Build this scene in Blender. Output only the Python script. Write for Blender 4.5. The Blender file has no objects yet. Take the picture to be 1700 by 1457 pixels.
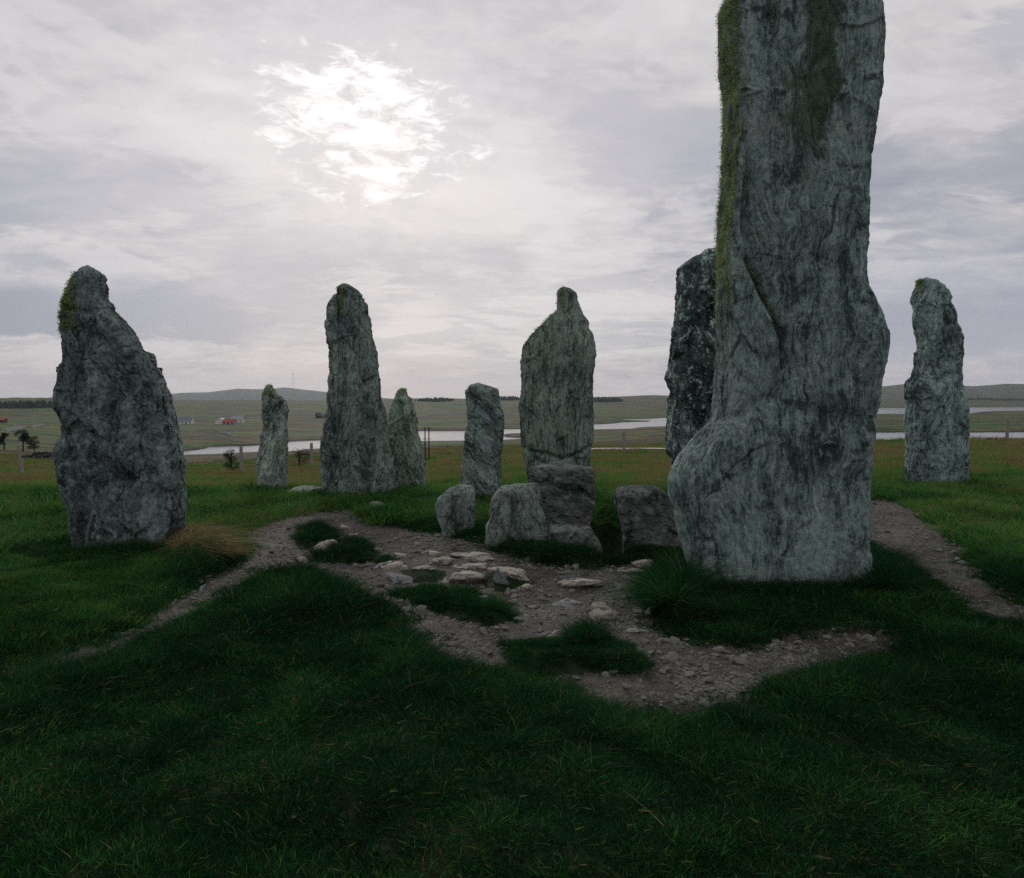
import bpy, math, random
import numpy as np
from mathutils import Vector

rng = np.random.default_rng(7)
random.seed(7)
S = bpy.context.scene
COL = S.collection

# ------------------------------------------------------------------ camera, sky, sun, exposure
F, CX, CY, HOR = 1200.0, 850.0, 728.5, 662.0          # photo-pixel lens constants (photo is 1700 x 1457)
EYE = 1.5
PITCH = math.atan((CY - HOR) / F)
cam_d = bpy.data.cameras.new('camera')
cam = bpy.data.objects.new('camera', cam_d)
COL.objects.link(cam)
cam.location = (0, 0, EYE)
cam.rotation_euler = (math.pi / 2 - PITCH, 0, 0)
cam_d.sensor_width = 36
cam_d.lens = 36 * F / 1700
cam_d.clip_start = 0.05
cam_d.clip_end = 60000
S.camera = cam
S.view_settings.view_transform = 'Standard'
S.view_settings.look = 'None'
S.view_settings.gamma = 1
S.view_settings.use_curve_mapping = False
S.view_settings.exposure = 0.0
S.cycles.max_bounces = 5
S.cycles.diffuse_bounces = 3
S.cycles.glossy_bounces = 2
S.cycles.transmission_bounces = 3
S.cycles.volume_bounces = 0
S.cycles.adaptive_threshold = 0.012
S.cycles.use_denoising = False

SUN_AZ, SUN_EL = math.radians(-11.5), math.radians(20.2)   # azimuth from +Y, positive to +X
SUN_DIR = (math.sin(SUN_AZ) * math.cos(SUN_EL), math.cos(SUN_AZ) * math.cos(SUN_EL), math.sin(SUN_EL))


def lin(r, g, b):
    f = lambda c: (c / 255 / 12.92) if c / 255 <= 0.04045 else ((c / 255 + 0.055) / 1.055) ** 2.4
    return (f(r), f(g), f(b), 1.0)


class G:
    """small helper round a node tree"""
    def __init__(self, nt):
        self.t = nt
        nt.nodes.clear()

    def n(self, typ, ins=None, **props):
        nd = self.t.nodes.new(typ)
        for k, v in props.items():
            setattr(nd, k, v)
        for k, v in (ins or {}).items():
            sock = nd.inputs[k]
            if isinstance(v, bpy.types.NodeSocket):
                self.t.links.new(v, sock)
            else:
                if isinstance(v, tuple) and sock.type == 'RGBA' and len(v) == 3:
                    v = (*v, 1.0)
                sock.default_value = v
        return nd

    def math(self, op, a, b=0.0, c=None, clamp=False):
        ins = {0: a, 1: b}
        if c is not None:
            ins[2] = c
        return self.n('ShaderNodeMath', ins, operation=op, use_clamp=clamp).outputs[0]

    def vmath(self, op, a, b=None):
        ins = {0: a}
        if b is not None:
            ins[1] = b
        nd = self.n('ShaderNodeVectorMath', ins, operation=op)
        return nd.outputs['Value'] if op in ('DOT_PRODUCT', 'LENGTH', 'DISTANCE') else nd.outputs[0]

    def mix(self, f, a, b, blend='MIX'):
        nd = self.n('ShaderNodeMix', {0: f, 6: a, 7: b}, data_type='RGBA', blend_type=blend)
        return nd.outputs[2]

    def ss(self, v, lo, hi, a=0.0, b=1.0):
        return self.n('ShaderNodeMapRange', {0: v, 1: lo, 2: hi, 3: a, 4: b}, interpolation_type='SMOOTHSTEP').outputs[0]

    def noise(self, vec, scale, detail=4.0, rough=0.55, dist=0.0, out=0):
        return self.n('ShaderNodeTexNoise', {'Vector': vec, 'Scale': scale, 'Detail': detail, 'Roughness': rough,
                                             'Distortion': dist}).outputs[out]

    def ramp(self, f, stops, interp='LINEAR'):
        nd = self.n('ShaderNodeValToRGB', {0: f})
        cr = nd.color_ramp
        cr.interpolation = interp
        while len(cr.elements) < len(stops):
            cr.elements.new(0.5)
        for e, (p, c) in zip(cr.elements, stops):
            e.position = p
            e.color = c if len(c) == 4 else (*c, 1)
        return nd.outputs[0]

    def mapping(self, vec, scale=(1, 1, 1), rot=(0, 0, 0), loc=(0, 0, 0)):
        return self.n('ShaderNodeMapping', {0: vec, 1: loc, 2: rot, 3: scale}).outputs[0]


def build_world():
    w = bpy.data.worlds.new('World')
    S.world = w
    w.use_nodes = True
    g = G(w.node_tree)
    d = g.n('ShaderNodeTexCoord').outputs['Generated']
    sep = g.n('ShaderNodeSeparateXYZ', {0: d})
    x, y, z = sep.outputs
    zc = g.math('ADD', g.math('MAXIMUM', z, 0.0), 0.14)
    p = g.n('ShaderNodeCombineXYZ', {0: g.math('DIVIDE', x, zc), 1: g.math('DIVIDE', y, zc), 2: 0.0}).outputs[0]
    nA = g.noise(g.mapping(p, (1, 1.1, 1), loc=(3.7, 1.3, 0)), 0.62, 5, 0.55, 0.5)
    nB = g.noise(g.mapping(p, (1, 1.5, 1), rot=(0, 0, 0.35), loc=(8.1, 4.0, 2)), 2.3, 6, 0.6, 0.6)
    nC = g.noise(g.mapping(p, (1, 1.3, 1), loc=(1.1, 9.4, 5)), 5.5, 4, 0.6, 0.8)
    dens = g.math('ADD', g.math('ADD', g.math('MULTIPLY', nA, 0.55), g.math('MULTIPLY', nB, 0.35)), g.math('MULTIPLY', nC, 0.12))
    cl = g.ramp(dens, [(0.41, lin(222, 217, 217)), (0.46, lin(208, 204, 205)), (0.505, lin(197, 193, 196)), (0.55, lin(182, 180, 186)), (0.575, lin(170, 170, 179)), (0.64, lin(152, 154, 167))])
    # lumps of thicker cloud with their own edges
    nD = g.noise(g.mapping(p, (1, 1.25, 1), loc=(12.4, 2.2, 7)), 1.45, 5, 0.58, 0.9)
    lump = g.math('ADD', nD, g.math('MULTIPLY', g.math('SUBTRACT', nC, 0.5), 0.22))
    cl = g.mix(g.ss(lump, 0.50, 0.57, 0, 0.50), cl, lin(170, 171, 182))
    cl = g.mix(g.ss(lump, 0.47, 0.40, 0, 0.45), cl, lin(220, 216, 218))
    # a bank of darker cloud low on the left and another on the right
    hz = g.math('SQRT', g.math('ADD', g.math('MULTIPLY', x, x), g.math('MULTIPLY', y, y)))
    el = g.math('DIVIDE', z, hz)
    az = g.n('ShaderNodeMath', {0: x, 1: y}, operation='ARCTAN2').outputs[0]
    ca = g.n('ShaderNodeCombineXYZ', {0: az, 1: el, 2: 0.0}).outputs[0]
    wob = g.noise(g.mapping(ca, (1, 2.0, 1), loc=(2, 7, 0)), 7.0, 5, 0.6, 0.3)
    wobs = g.math('SUBTRACT', wob, 0.5)
    fine = g.math('SUBTRACT', g.noise(g.mapping(ca, (1, 2.1, 1), loc=(5, 3, 0)), 21.0, 6, 0.68, 0.5), 0.5)
    az2 = g.math('ADD', az, g.math('MULTIPLY', wobs, 0.5))
    el2 = g.math('ADD', g.math('ADD', el, g.math('MULTIPLY', wobs, 0.09)), g.math('MULTIPLY', fine, 0.05))
    bank = g.math('MULTIPLY', g.math('MULTIPLY', g.ss(el2, 0.062, 0.076), g.ss(el2, 0.11, 0.165, 1, 0)), g.ss(az2, -0.38, -0.26, 1, 0.15))
    cl = g.mix(bank, cl, lin(148, 152, 167))
    bank2 = g.math('MULTIPLY', g.math('MULTIPLY', g.ss(el2, 0.02, 0.06), g.ss(el2, 0.10, 0.20, 1, 0)), g.ss(az2, 0.25, 0.5))
    cl = g.mix(g.math('MULTIPLY', bank2, 0.85), cl, lin(163, 166, 180))
    # thin warm strip just above the land
    strip = g.ss(el2, 0.0, 0.085, 1, 0)
    cl = g.mix(g.math('MULTIPLY', strip, 0.6), cl, lin(212, 201, 201))
    # light round the hidden sun, and the gap where it almost breaks through
    dot = g.vmath('DOT_PRODUCT', d, SUN_DIR)
    glow = g.ss(dot, 0.86, 1.0)
    cl = g.mix(g.math('MULTIPLY', glow, 0.30), cl, lin(240, 235, 236))
    da = g.math('DIVIDE', g.math('SUBTRACT', az, SUN_AZ), 1.15)
    de = g.math('DIVIDE', g.math('SUBTRACT', el, math.tan(SUN_EL)), 0.72)
    near = g.math('SUBTRACT', 1.0, g.math('MULTIPLY', g.math('ADD', g.math('MULTIPLY', da, da), g.math('MULTIPLY', de, de)), 0.5))
    gd = g.math('ADD', near, g.math('ADD', g.math('MULTIPLY', wobs, 0.022), g.math('MULTIPLY', fine, 0.050)))
    gap = g.ss(gd, 0.9925, 1.003)
    halo = g.ss(gd, 0.962, 0.998)
    cl = g.mix(g.math('MULTIPLY', halo, 0.45), cl, lin(234, 231, 233))
    cl = g.mix(gap, cl, (1.06, 1.03, 1.03, 1))
    # the clear air above shows through a little
    sky = g.n('ShaderNodeTexSky', sky_type='NISHITA', sun_disc=False, sun_elevation=SUN_EL, sun_rotation=SUN_AZ)
    cl10 = g.mix(1.0, cl, (10.2, 10.2, 10.2, 1), 'MULTIPLY')
    col = g.mix(0.95, sky.outputs[0], cl10)
    w.cycles.sampling_method = 'MANUAL'
    w.cycles.sample_map_resolution = 512
    bg = g.n('ShaderNodeBackground', {0: col, 1: 0.1})
    g.n('ShaderNodeOutputWorld', {0: bg.outputs[0]})


build_world()

sun_d = bpy.data.lights.new('sun', 'SUN')
sun_d.energy = 1.4
sun_d.angle = math.radians(12)
sun_d.color = (1.0, 0.95, 0.9)
sun = bpy.data.objects.new('sun', sun_d)
COL.objects.link(sun)
sun.rotation_euler = Vector(SUN_DIR).to_track_quat('Z', 'Y').to_euler()

# ------------------------------------------------------------------ numeric helpers
cosP, sinP = math.cos(PITCH), math.sin(PITCH)


def project(x, y, z):
    """world -> photo pixel"""
    dy = y * cosP - (z - EYE) * sinP
    uz = y * sinP + (z - EYE) * cosP
    return CX + F * x / dy, CY - F * uz / dy


def at_depth(px, py, Y):
    """photo pixel on the upright plane y = Y -> world"""
    v = (CY - py) / F
    k = Y / (cosP + sinP * v)
    return (px - CX) / F * k, Y, EYE + k * (v * cosP - sinP)


def at_level(px, py, z=0.0):
    """photo pixel on the level plane -> world"""
    v = (CY - py) / F
    k = (z - EYE) / (v * cosP - sinP)
    return (px - CX) / F * k, k * (cosP + sinP * v), z


_gt = np.random.default_rng(3).normal(size=(256, 3))
_gt /= np.linalg.norm(_gt, axis=1)[:, None]


def _hash(ix, iy, iz):
    h = (ix.astype(np.uint32) * np.uint32(374761393) + iy.astype(np.uint32) * np.uint32(668265263) + iz.astype(np.uint32) * np.uint32(2147483647 - 58))
    h = (h ^ (h >> np.uint32(13))) * np.uint32(1274126177)
    return ((h ^ (h >> np.uint32(16))) & np.uint32(255)).astype(np.int64)


def perlin(p):
    i = np.floor(p).astype(np.int64)
    f = p - i
    u = f * f * f * (f * (f * 6 - 15) + 10)
    r = 0
    for dx in (0, 1):
        wx = u[:, 0] if dx else 1 - u[:, 0]
        for dy in (0, 1):
            wy = u[:, 1] if dy else 1 - u[:, 1]
            for dz in (0, 1):
                wz = u[:, 2] if dz else 1 - u[:, 2]
                gr = _gt[_hash(i[:, 0] + dx, i[:, 1] + dy, i[:, 2] + dz)]
                r = r + wx * wy * wz * (gr[:, 0] * (f[:, 0] - dx) + gr[:, 1] * (f[:, 1] - dy) + gr[:, 2] * (f[:, 2] - dz))
    return r * 1.5


def fbm(p, octv=4, gain=0.5, ridged=False):
    a, s, r = 1.0, 1.0, 0
    for k in range(octv):
        v = perlin(p * s + 17.3 * k)
        r = r + a * ((1 - 2 * np.abs(v)) if ridged else v)
        a *= gain
        s *= 2.03
    return r


def sstep(x, a, b):
    t = np.clip((x - a) / (b - a), 0, 1)
    return t * t * (3 - 2 * t)


def poly_sd(x, y, poly):
    """signed distance to a polygon, negative inside"""
    P = np.asarray(poly, float)
    d = np.full(x.shape, 1e9)
    ins = np.zeros(x.shape, bool)
    for k in range(len(P)):
        a, b = P[k], P[(k + 1) % len(P)]
        ex, ey = b - a
        t = np.clip(((x - a[0]) * ex + (y - a[1]) * ey) / (ex * ex + ey * ey + 1e-12), 0, 1)
        d = np.minimum(d, np.hypot(x - a[0] - t * ex, y - a[1] - t * ey))
        c = (a[1] > y) != (b[1] > y)
        ins ^= c & (x < (b[0] - a[0]) * (y - a[1]) / (b[1] - a[1] + 1e-12) + a[0])
    return np.where(ins, -d, d)


def line_d(x, y, pts):
    """distance and side to an open polyline"""
    d = np.full(x.shape, 1e9)
    side = np.zeros(x.shape)
    for a, b in zip(pts[:-1], pts[1:]):
        ex, ey = b[0] - a[0], b[1] - a[1]
        t = np.clip(((x - a[0]) * ex + (y - a[1]) * ey) / (ex * ex + ey * ey), 0, 1)
        dd = np.hypot(x - a[0] - t * ex, y - a[1] - t * ey)
        s = np.sign((x - a[0]) * ey - (y - a[1]) * ex)
        m = dd < d
        d = np.where(m, dd, d)
        side = np.where(m, s, side)
    return d, side


def mesh_np(name, V, Fq, mat, smooth=True, loc=(0, 0, 0), tri=False):
    V = np.asarray(V, np.float32) - np.asarray(loc, np.float32)
    Fq = np.asarray(Fq, np.int32)
    k = Fq.shape[1]
    me = bpy.data.meshes.new(name)
    me.vertices.add(len(V))
    me.vertices.foreach_set('co', V.ravel())
    me.loops.add(Fq.size)
    me.loops.foreach_set('vertex_index', Fq.ravel())
    me.polygons.add(len(Fq))
    me.polygons.foreach_set('loop_start', np.arange(0, Fq.size, k, dtype=np.int32))
    me.update(calc_edges=True)
    me.polygons.foreach_set('use_smooth', np.full(len(Fq), smooth))
    if mat:
        me.materials.append(mat)
    me.validate()
    return me


def link(name, me, parent=None, loc=(0, 0, 0), label=None, cat=None, group=None, kind=None):
    o = bpy.data.objects.new(name, me)
    COL.objects.link(o)
    o.location = loc
    if parent:
        o.parent = parent
    for k, v in (('label', label), ('category', cat), ('group', group), ('kind', kind)):
        if v:
            o[k] = v
    return o


# ------------------------------------------------------------------ materials
def new_mat(name):
    m = bpy.data.materials.new(name)
    m.use_nodes = True
    return m, G(m.node_tree)


def finish(g, col, rough=0.9, bump=None, strength=0.3, dist=0.02, spec=0.25, metallic=0.0):
    ins = {'Base Color': col, 'Roughness': rough, 'Specular IOR Level': spec, 'Metallic': metallic}
    if bump is not None:
        ins['Normal'] = g.n('ShaderNodeBump', {'Strength': strength, 'Distance': dist, 'Height': bump}).outputs[0]
    b = g.n('ShaderNodeBsdfPrincipled', ins)
    g.n('ShaderNodeOutputMaterial', {0: b.outputs[0]})
    return b


def rock_mat(name, dark=(0.045, 0.055, 0.056), mid=(0.17, 0.19, 0.185), pale=(0.36, 0.39, 0.37), tilt=0.0, stretch=0.11,
             band=16.0, lichen=0.55, blot=0.45, brown=0.2, seed=0.0, warp=0.6, moss=None, bump=0.6, tone=1.0, teal=(0.94, 1.10, 1.05), fold=0.04, crack=2.2, grain=0.6):
    m, g = new_mat(name)
    tc = g.n('ShaderNodeTexCoord').outputs['Object']
    v0 = g.mapping(tc, loc=(seed * 3.1, seed * 1.7, seed * 2.3))
    wv = g.n('ShaderNodeTexNoise', {'Vector': v0, 'Scale': 1.6, 'Detail': 3.0}).outputs[1]
    wv = g.vmath('SUBTRACT', wv, (0.5, 0.5, 0.5))
    vw = g.vmath('ADD', v0, g.vmath('MULTIPLY', wv, (warp, warp, warp * 0.5)))
    vr = g.mapping(g.mapping(vw, rot=(0, tilt, 0)), (1, 1, stretch))
    b1 = g.noise(vr, band, 8, 0.68)
    b2 = g.noise(vr, band * 3.2, 6, 0.7)
    sp = g.noise(v0, 75, 6, 0.75)
    sp2 = g.noise(v0, 26, 7, 0.72)
    big = g.noise(v0, 2.1, 6, 0.62, 0.6)
    med = g.noise(v0, 6.5, 7, 0.66, 0.4)
    f = g.math('ADD', g.math('ADD', g.math('MULTIPLY', b1, 0.30 + grain * 0.12), g.math('MULTIPLY', b2, 0.30 + grain * 0.12)),
               g.math('ADD', g.math('MULTIPLY', sp, 0.34 - grain * 0.16), g.math('MULTIPLY', sp2, 0.14 - grain * 0.08)))
    f = g.math('ADD', f, g.math('MULTIPLY', g.math('SUBTRACT', big, 0.5), 0.22))
    # folded gneiss banding
    broadb = g.noise(g.mapping(g.mapping(v0, rot=(0, tilt, 0)), (1, 1, 0.22)), band * 0.22, 4, 0.6, 0.4)
    f = g.math('ADD', f, g.math('MULTIPLY', g.math('SUBTRACT', broadb, 0.5), 0.26))
    wvv = g.mapping(g.mapping(vw, rot=(0, tilt, 0)), (1, 1, 0.16))
    wav = g.n('ShaderNodeTexWave', {'Vector': wvv, 'Scale': band * 0.55, 'Distortion': 11.0, 'Detail': 5.0, 'Detail Scale': 0.7, 'Detail Roughness': 0.7},
              wave_type='BANDS', bands_direction='X', wave_profile='SIN').outputs['Fac']
    f = g.math('ADD', f, g.math('MULTIPLY', g.math('SUBTRACT', wav, 0.5), g.math('MULTIPLY', g.ss(big, 0.40, 0.62), fold)))
    T = lambda c: (c[0] * tone * teal[0], c[1] * tone * teal[1], c[2] * tone * teal[2])
    col = g.ramp(f, [(0.475, T(dark)), (0.53, T(mid)), (0.575, T(tuple(q * 1.5 for q in mid))), (0.63, T(pale))])
    col = g.mix(g.math('MULTIPLY', g.ss(big, 0.52, 0.72), brown), col, T((0.19, 0.145, 0.115)))
    # crusts of pale lichen and dark lichen with ragged rims
    lf = g.math('ADD', g.math('MULTIPLY', med, 0.7), g.math('MULTIPLY', sp2, 0.35))
    col = g.mix(g.math('MULTIPLY', g.ss(lf, 0.565, 0.62), lichen), col, T(pale))
    df = g.math('ADD', g.math('MULTIPLY', g.noise(v0, 9.5, 6, 0.7, 0.5), 0.6), g.math('MULTIPLY', sp, 0.42))
    col = g.mix(g.math('MULTIPLY', g.ss(df, 0.545, 0.60), blot), col, T((0.022, 0.028, 0.026)))
    ck = g.n('ShaderNodeTexVoronoi', {'Vector': g.mapping(g.mapping(g.vmath('ADD', v0, g.vmath('MULTIPLY', wv, (0.5, 0.5, 0.5))), rot=(0, tilt, 0)), (1, 1, 0.38)), 'Scale': crack, 'Randomness': 1.0}, feature='DISTANCE_TO_EDGE').outputs['Distance']
    crk = g.math('MULTIPLY', g.ss(g.math('ADD', ck, g.math('MULTIPLY', g.math('SUBTRACT', sp2, 0.5), 0.03)), 0.022, 0.003), g.ss(med, 0.46, 0.56))
    col = g.mix(g.math('MULTIPLY', crk, 0.8), col, T((0.018, 0.022, 0.022)))
    if moss:
        col = moss(g, tc, col, med, sp2, big)
    h = g.math('ADD', g.math('ADD', g.math('ADD', g.math('MULTIPLY', b1, 0.8), g.math('MULTIPLY', wav, fold * 2)), g.math('MULTIPLY', b2, 0.5)),
               g.math('ADD', g.math('MULTIPLY', sp2, 0.55), g.math('MULTIPLY', sp, 0.22)))
    h = g.math('SUBTRACT', h, g.math('MULTIPLY', crk, 0.5))
    finish(g, col, 0.93, h, bump, 0.05, 0.2)
    return m


def tint_fac(g):
    a = g.n('ShaderNodeAttribute', attribute_name='tint', attribute_type='GEOMETRY').outputs['Fac']
    b = g.n('ShaderNodeAttribute', attribute_name='tint', attribute_type='INSTANCER').outputs['Fac']
    return g.math('ADD', a, b)


def grass_mat():
    m, g = new_mat('grass_blades')
    t = tint_fac(g)
    col = g.ramp(t, [(0.0, (0.006, 0.028, 0.011)), (0.25, (0.013, 0.062, 0.018)), (0.48, (0.074, 0.225, 0.042)), (0.62, (0.15, 0.195, 0.052)),  # low end: dark turf green, deepened to paint in foreground shade
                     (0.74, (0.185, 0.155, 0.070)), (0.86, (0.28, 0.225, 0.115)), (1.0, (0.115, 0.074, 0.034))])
    d = g.n('ShaderNodeBsdfPrincipled', {'Base Color': col, 'Roughness': 0.7, 'Specular IOR Level': 0.05})
    tr = g.n('ShaderNodeBsdfTranslucent', {0: col})
    mx = g.n('ShaderNodeMixShader', {0: 0.38, 1: d.outputs[0], 2: tr.outputs[0]})
    g.n('ShaderNodeOutputMaterial', {0: mx.outputs[0]})
    return m


def moss_mat():
    m, g = new_mat('moss_fronds')
    t = tint_fac(g)
    col = g.ramp(t, [(0.0, (0.09, 0.14, 0.04)), (0.5, (0.28, 0.36, 0.12)), (1.0, (0.45, 0.52, 0.23))])
    d = g.n('ShaderNodeBsdfDiffuse', {0: col})
    tr = g.n('ShaderNodeBsdfTranslucent', {0: col})
    mx = g.n('ShaderNodeMixShader', {0: 0.35, 1: d.outputs[0], 2: tr.outputs[0]})
    g.n('ShaderNodeOutputMaterial', {0: mx.outputs[0]})
    return m


def ground_mat():
    m, g = new_mat('turf_and_moor')
    P = g.n('ShaderNodeNewGeometry').outputs['Position']
    sep = g.n('ShaderNodeSeparateXYZ', {0: P})
    r = g.vmath('LENGTH', P)
    # near: dark earth and thatch between the blades
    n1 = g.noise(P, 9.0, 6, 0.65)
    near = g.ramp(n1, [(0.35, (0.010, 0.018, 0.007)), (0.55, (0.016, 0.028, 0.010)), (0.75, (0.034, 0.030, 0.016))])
    # far: pasture, rough grass, heather and peat in long patches
    v = g.mapping(P, (0.55, 1.0, 1.0))
    a = g.noise(v, 0.016, 6, 0.6, 0.6)
    b = g.noise(g.mapping(P, (0.6, 1.0, 1.0), loc=(50, 90, 0)), 0.035, 7, 0.62, 0.4)
    c = g.noise(P, 0.22, 8, 0.7, 0.2)
    f = g.math('ADD', g.math('ADD', g.math('MULTIPLY', a, 0.55), g.math('MULTIPLY', b, 0.38)), g.math('MULTIPLY', c, 0.22))
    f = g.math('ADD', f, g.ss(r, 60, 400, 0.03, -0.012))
    far = g.ramp(f, [(0.50, (0.030, 0.100, 0.022)), (0.535, (0.075, 0.145, 0.036)), (0.562, (0.135, 0.150, 0.052)), (0.585, (0.125, 0.090, 0.042)),
                     (0.61, (0.050, 0.038, 0.026)), (0.64, (0.085, 0.095, 0.036)), (0.68, (0.035, 0.055, 0.022))])
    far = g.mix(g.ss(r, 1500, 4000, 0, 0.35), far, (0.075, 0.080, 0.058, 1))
    far = g.mix(g.ss(sep.outputs[2], -22.75, -23.15), far, (0.030, 0.028, 0.025, 1))
    fine = g.noise(P, 1.3, 6, 0.75)
    far = g.mix(0.6, far, g.ramp(fine, [(0.3, (0.35, 0.35, 0.35)), (0.7, (1.5, 1.5, 1.5))]), 'MULTIPLY')
    hum = g.noise(g.mapping(P, (0.35, 1.0, 1.0)), 0.045, 5, 0.65)
    far = g.mix(0.75, far, g.ramp(hum, [(0.40, (0.32, 0.30, 0.28)), (0.5, (0.85, 0.82, 0.8)), (0.60, (1.25, 1.25, 1.15))]), 'MULTIPLY')
    far = g.mix(1.0, far, (0.80, 0.76, 0.74, 1), 'MULTIPLY')
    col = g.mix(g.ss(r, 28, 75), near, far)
    h = g.math('ADD', g.noise(P, 3.0, 4, 0.7), g.math('MULTIPLY', g.noise(P, 0.08, 4, 0.6), g.ss(r, 60, 500, 0, 30)))
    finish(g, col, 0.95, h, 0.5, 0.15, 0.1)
    return m


def path_mat():
    m, g = new_mat('trodden_gravel')
    P = g.n('ShaderNodeNewGeometry').outputs['Position']
    big = g.noise(P, 0.9, 5, 0.6, 0.5)
    med = g.noise(P, 7, 6, 0.7)
    vo = g.n('ShaderNodeTexVoronoi', {'Vector': P, 'Scale': 85.0, 'Randomness': 1.0})
    vo2 = g.n('ShaderNodeTexVoronoi', {'Vector': P, 'Scale': 38.0, 'Randomness': 1.0})
    fine = g.noise(P, 160, 4, 0.7)
    soil = g.ramp(med, [(0.3, (0.025, 0.021, 0.016)), (0.5, (0.060, 0.052, 0.040)), (0.7, (0.110, 0.098, 0.078))])
    grit = g.n('ShaderNodeSeparateColor', {0: vo.outputs['Color']}).outputs[0]
    gritc = g.ramp(grit, [(0.0, (0.030, 0.029, 0.026)), (0.5, (0.095, 0.092, 0.080)), (0.85, (0.185, 0.18, 0.16)), (1.0, (0.37, 0.36, 0.32))])
    damp = g.noise(P, 1.7, 5, 0.6, 0.8)
    k = g.math('ADD', g.ss(big, 0.42, 0.62, 0.1, 0.75), g.math('MULTIPLY', g.math('SUBTRACT', med, 0.5), 1.2), clamp=True)
    col = g.mix(k, soil, gritc)
    col = g.mix(g.math('MULTIPLY', g.ss(fine, 0.45, 0.7), 0.4), col, (0.045, 0.036, 0.03, 1))
    col = g.mix(g.ss(damp, 0.50, 0.64, 0, 0.4), col, (0.020, 0.016, 0.012, 1))
    h = g.math('ADD', g.math('ADD', g.math('MULTIPLY', g.math('SUBTRACT', 1.0, vo.outputs['Distance']), 0.5),
               g.math('MULTIPLY', g.math('SUBTRACT', 1.0, vo2.outputs['Distance']), 0.5)), g.math('ADD', g.math('MULTIPLY', med, 1.2), g.math('MULTIPLY', fine, 0.3)))
    finish(g, col, 0.9, h, 0.8, 0.02, 0.25)
    return m


def water_mat():
    m, g = new_mat('loch_water')
    P = g.n('ShaderNodeNewGeometry').outputs['Position']
    h = g.noise(g.mapping(P, (0.6, 1, 1)), 0.7, 5, 0.6)
    finish(g, (0.015, 0.022, 0.026, 1), 0.10, h, 0.3, 0.15, 0.5)
    return m


def plain(name, a, b, scale=20.0, rough=0.9, bump=0.3, stretch=(1, 1, 1), dist=0.01):
    m, g = new_mat(name)
    tc = g.n('ShaderNodeTexCoord').outputs['Object']
    n = g.noise(g.mapping(tc, stretch), scale, 6, 0.68)
    col = g.ramp(n, [(0.3, a), (0.7, b)])
    finish(g, col, rough, n, bump, dist, 0.25)
    return m


M = {}
M['grass'] = grass_mat()
M['moss'] = moss_mat()
M['ground'] = ground_mat()
M['path'] = path_mat()
M['water'] = water_mat()
M['pebble'] = plain('pebbles', (0.048, 0.047, 0.043), (0.25, 0.245, 0.22), 34)
M['wood'] = plain('weathered_post_wood', (0.16, 0.15, 0.135), (0.34, 0.32, 0.29), 18, stretch=(1, 1, 0.06))
M['darkwood'] = plain('dark_creosoted_wood', (0.018, 0.016, 0.014), (0.05, 0.045, 0.04), 18, stretch=(1, 1, 0.06))
M['render_white'] = plain('white_render', (0.55, 0.55, 0.54), (0.72, 0.72, 0.70), 2)
M['slate'] = plain('slate_roof', (0.12, 0.14, 0.17), (0.20, 0.22, 0.25), 1.2, 0.6)
M['red_roof'] = plain('red_sheet_roof', (0.30, 0.05, 0.045), (0.42, 0.08, 0.07), 1.5, 0.6)
M['grey_wall'] = plain('grey_harled_wall', (0.24, 0.25, 0.26), (0.36, 0.37, 0.38), 2)
M['dark_wall'] = plain('dark_stone_wall', (0.035, 0.036, 0.036), (0.10, 0.10, 0.10), 3)
M['pane'] = plain('dark_window_glass', (0.015, 0.018, 0.022), (0.03, 0.035, 0.04), 2, 0.15, 0)
M['conifer'] = plain('dark_conifer_needles', (0.012, 0.022, 0.016), (0.03, 0.05, 0.032), 0.4)
M['leaf'] = plain('shrub_leaves', (0.018, 0.03, 0.012), (0.05, 0.065, 0.024), 6)
M['bark'] = plain('bark', (0.03, 0.026, 0.022), (0.08, 0.07, 0.06), 14)
M['track'] = plain('pale_track_gravel', (0.30, 0.27, 0.25), (0.55, 0.52, 0.50), 3)

# ------------------------------------------------------------------ terrain
WATER_Z = -23.5


def zat(py, d):
    return EYE - d * (py - HOR) / F


def wd(py):
    return (EYE - WATER_Z) * F / (py - HOR)


W0, WB = WATER_Z, WATER_Z - 2.5
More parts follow.
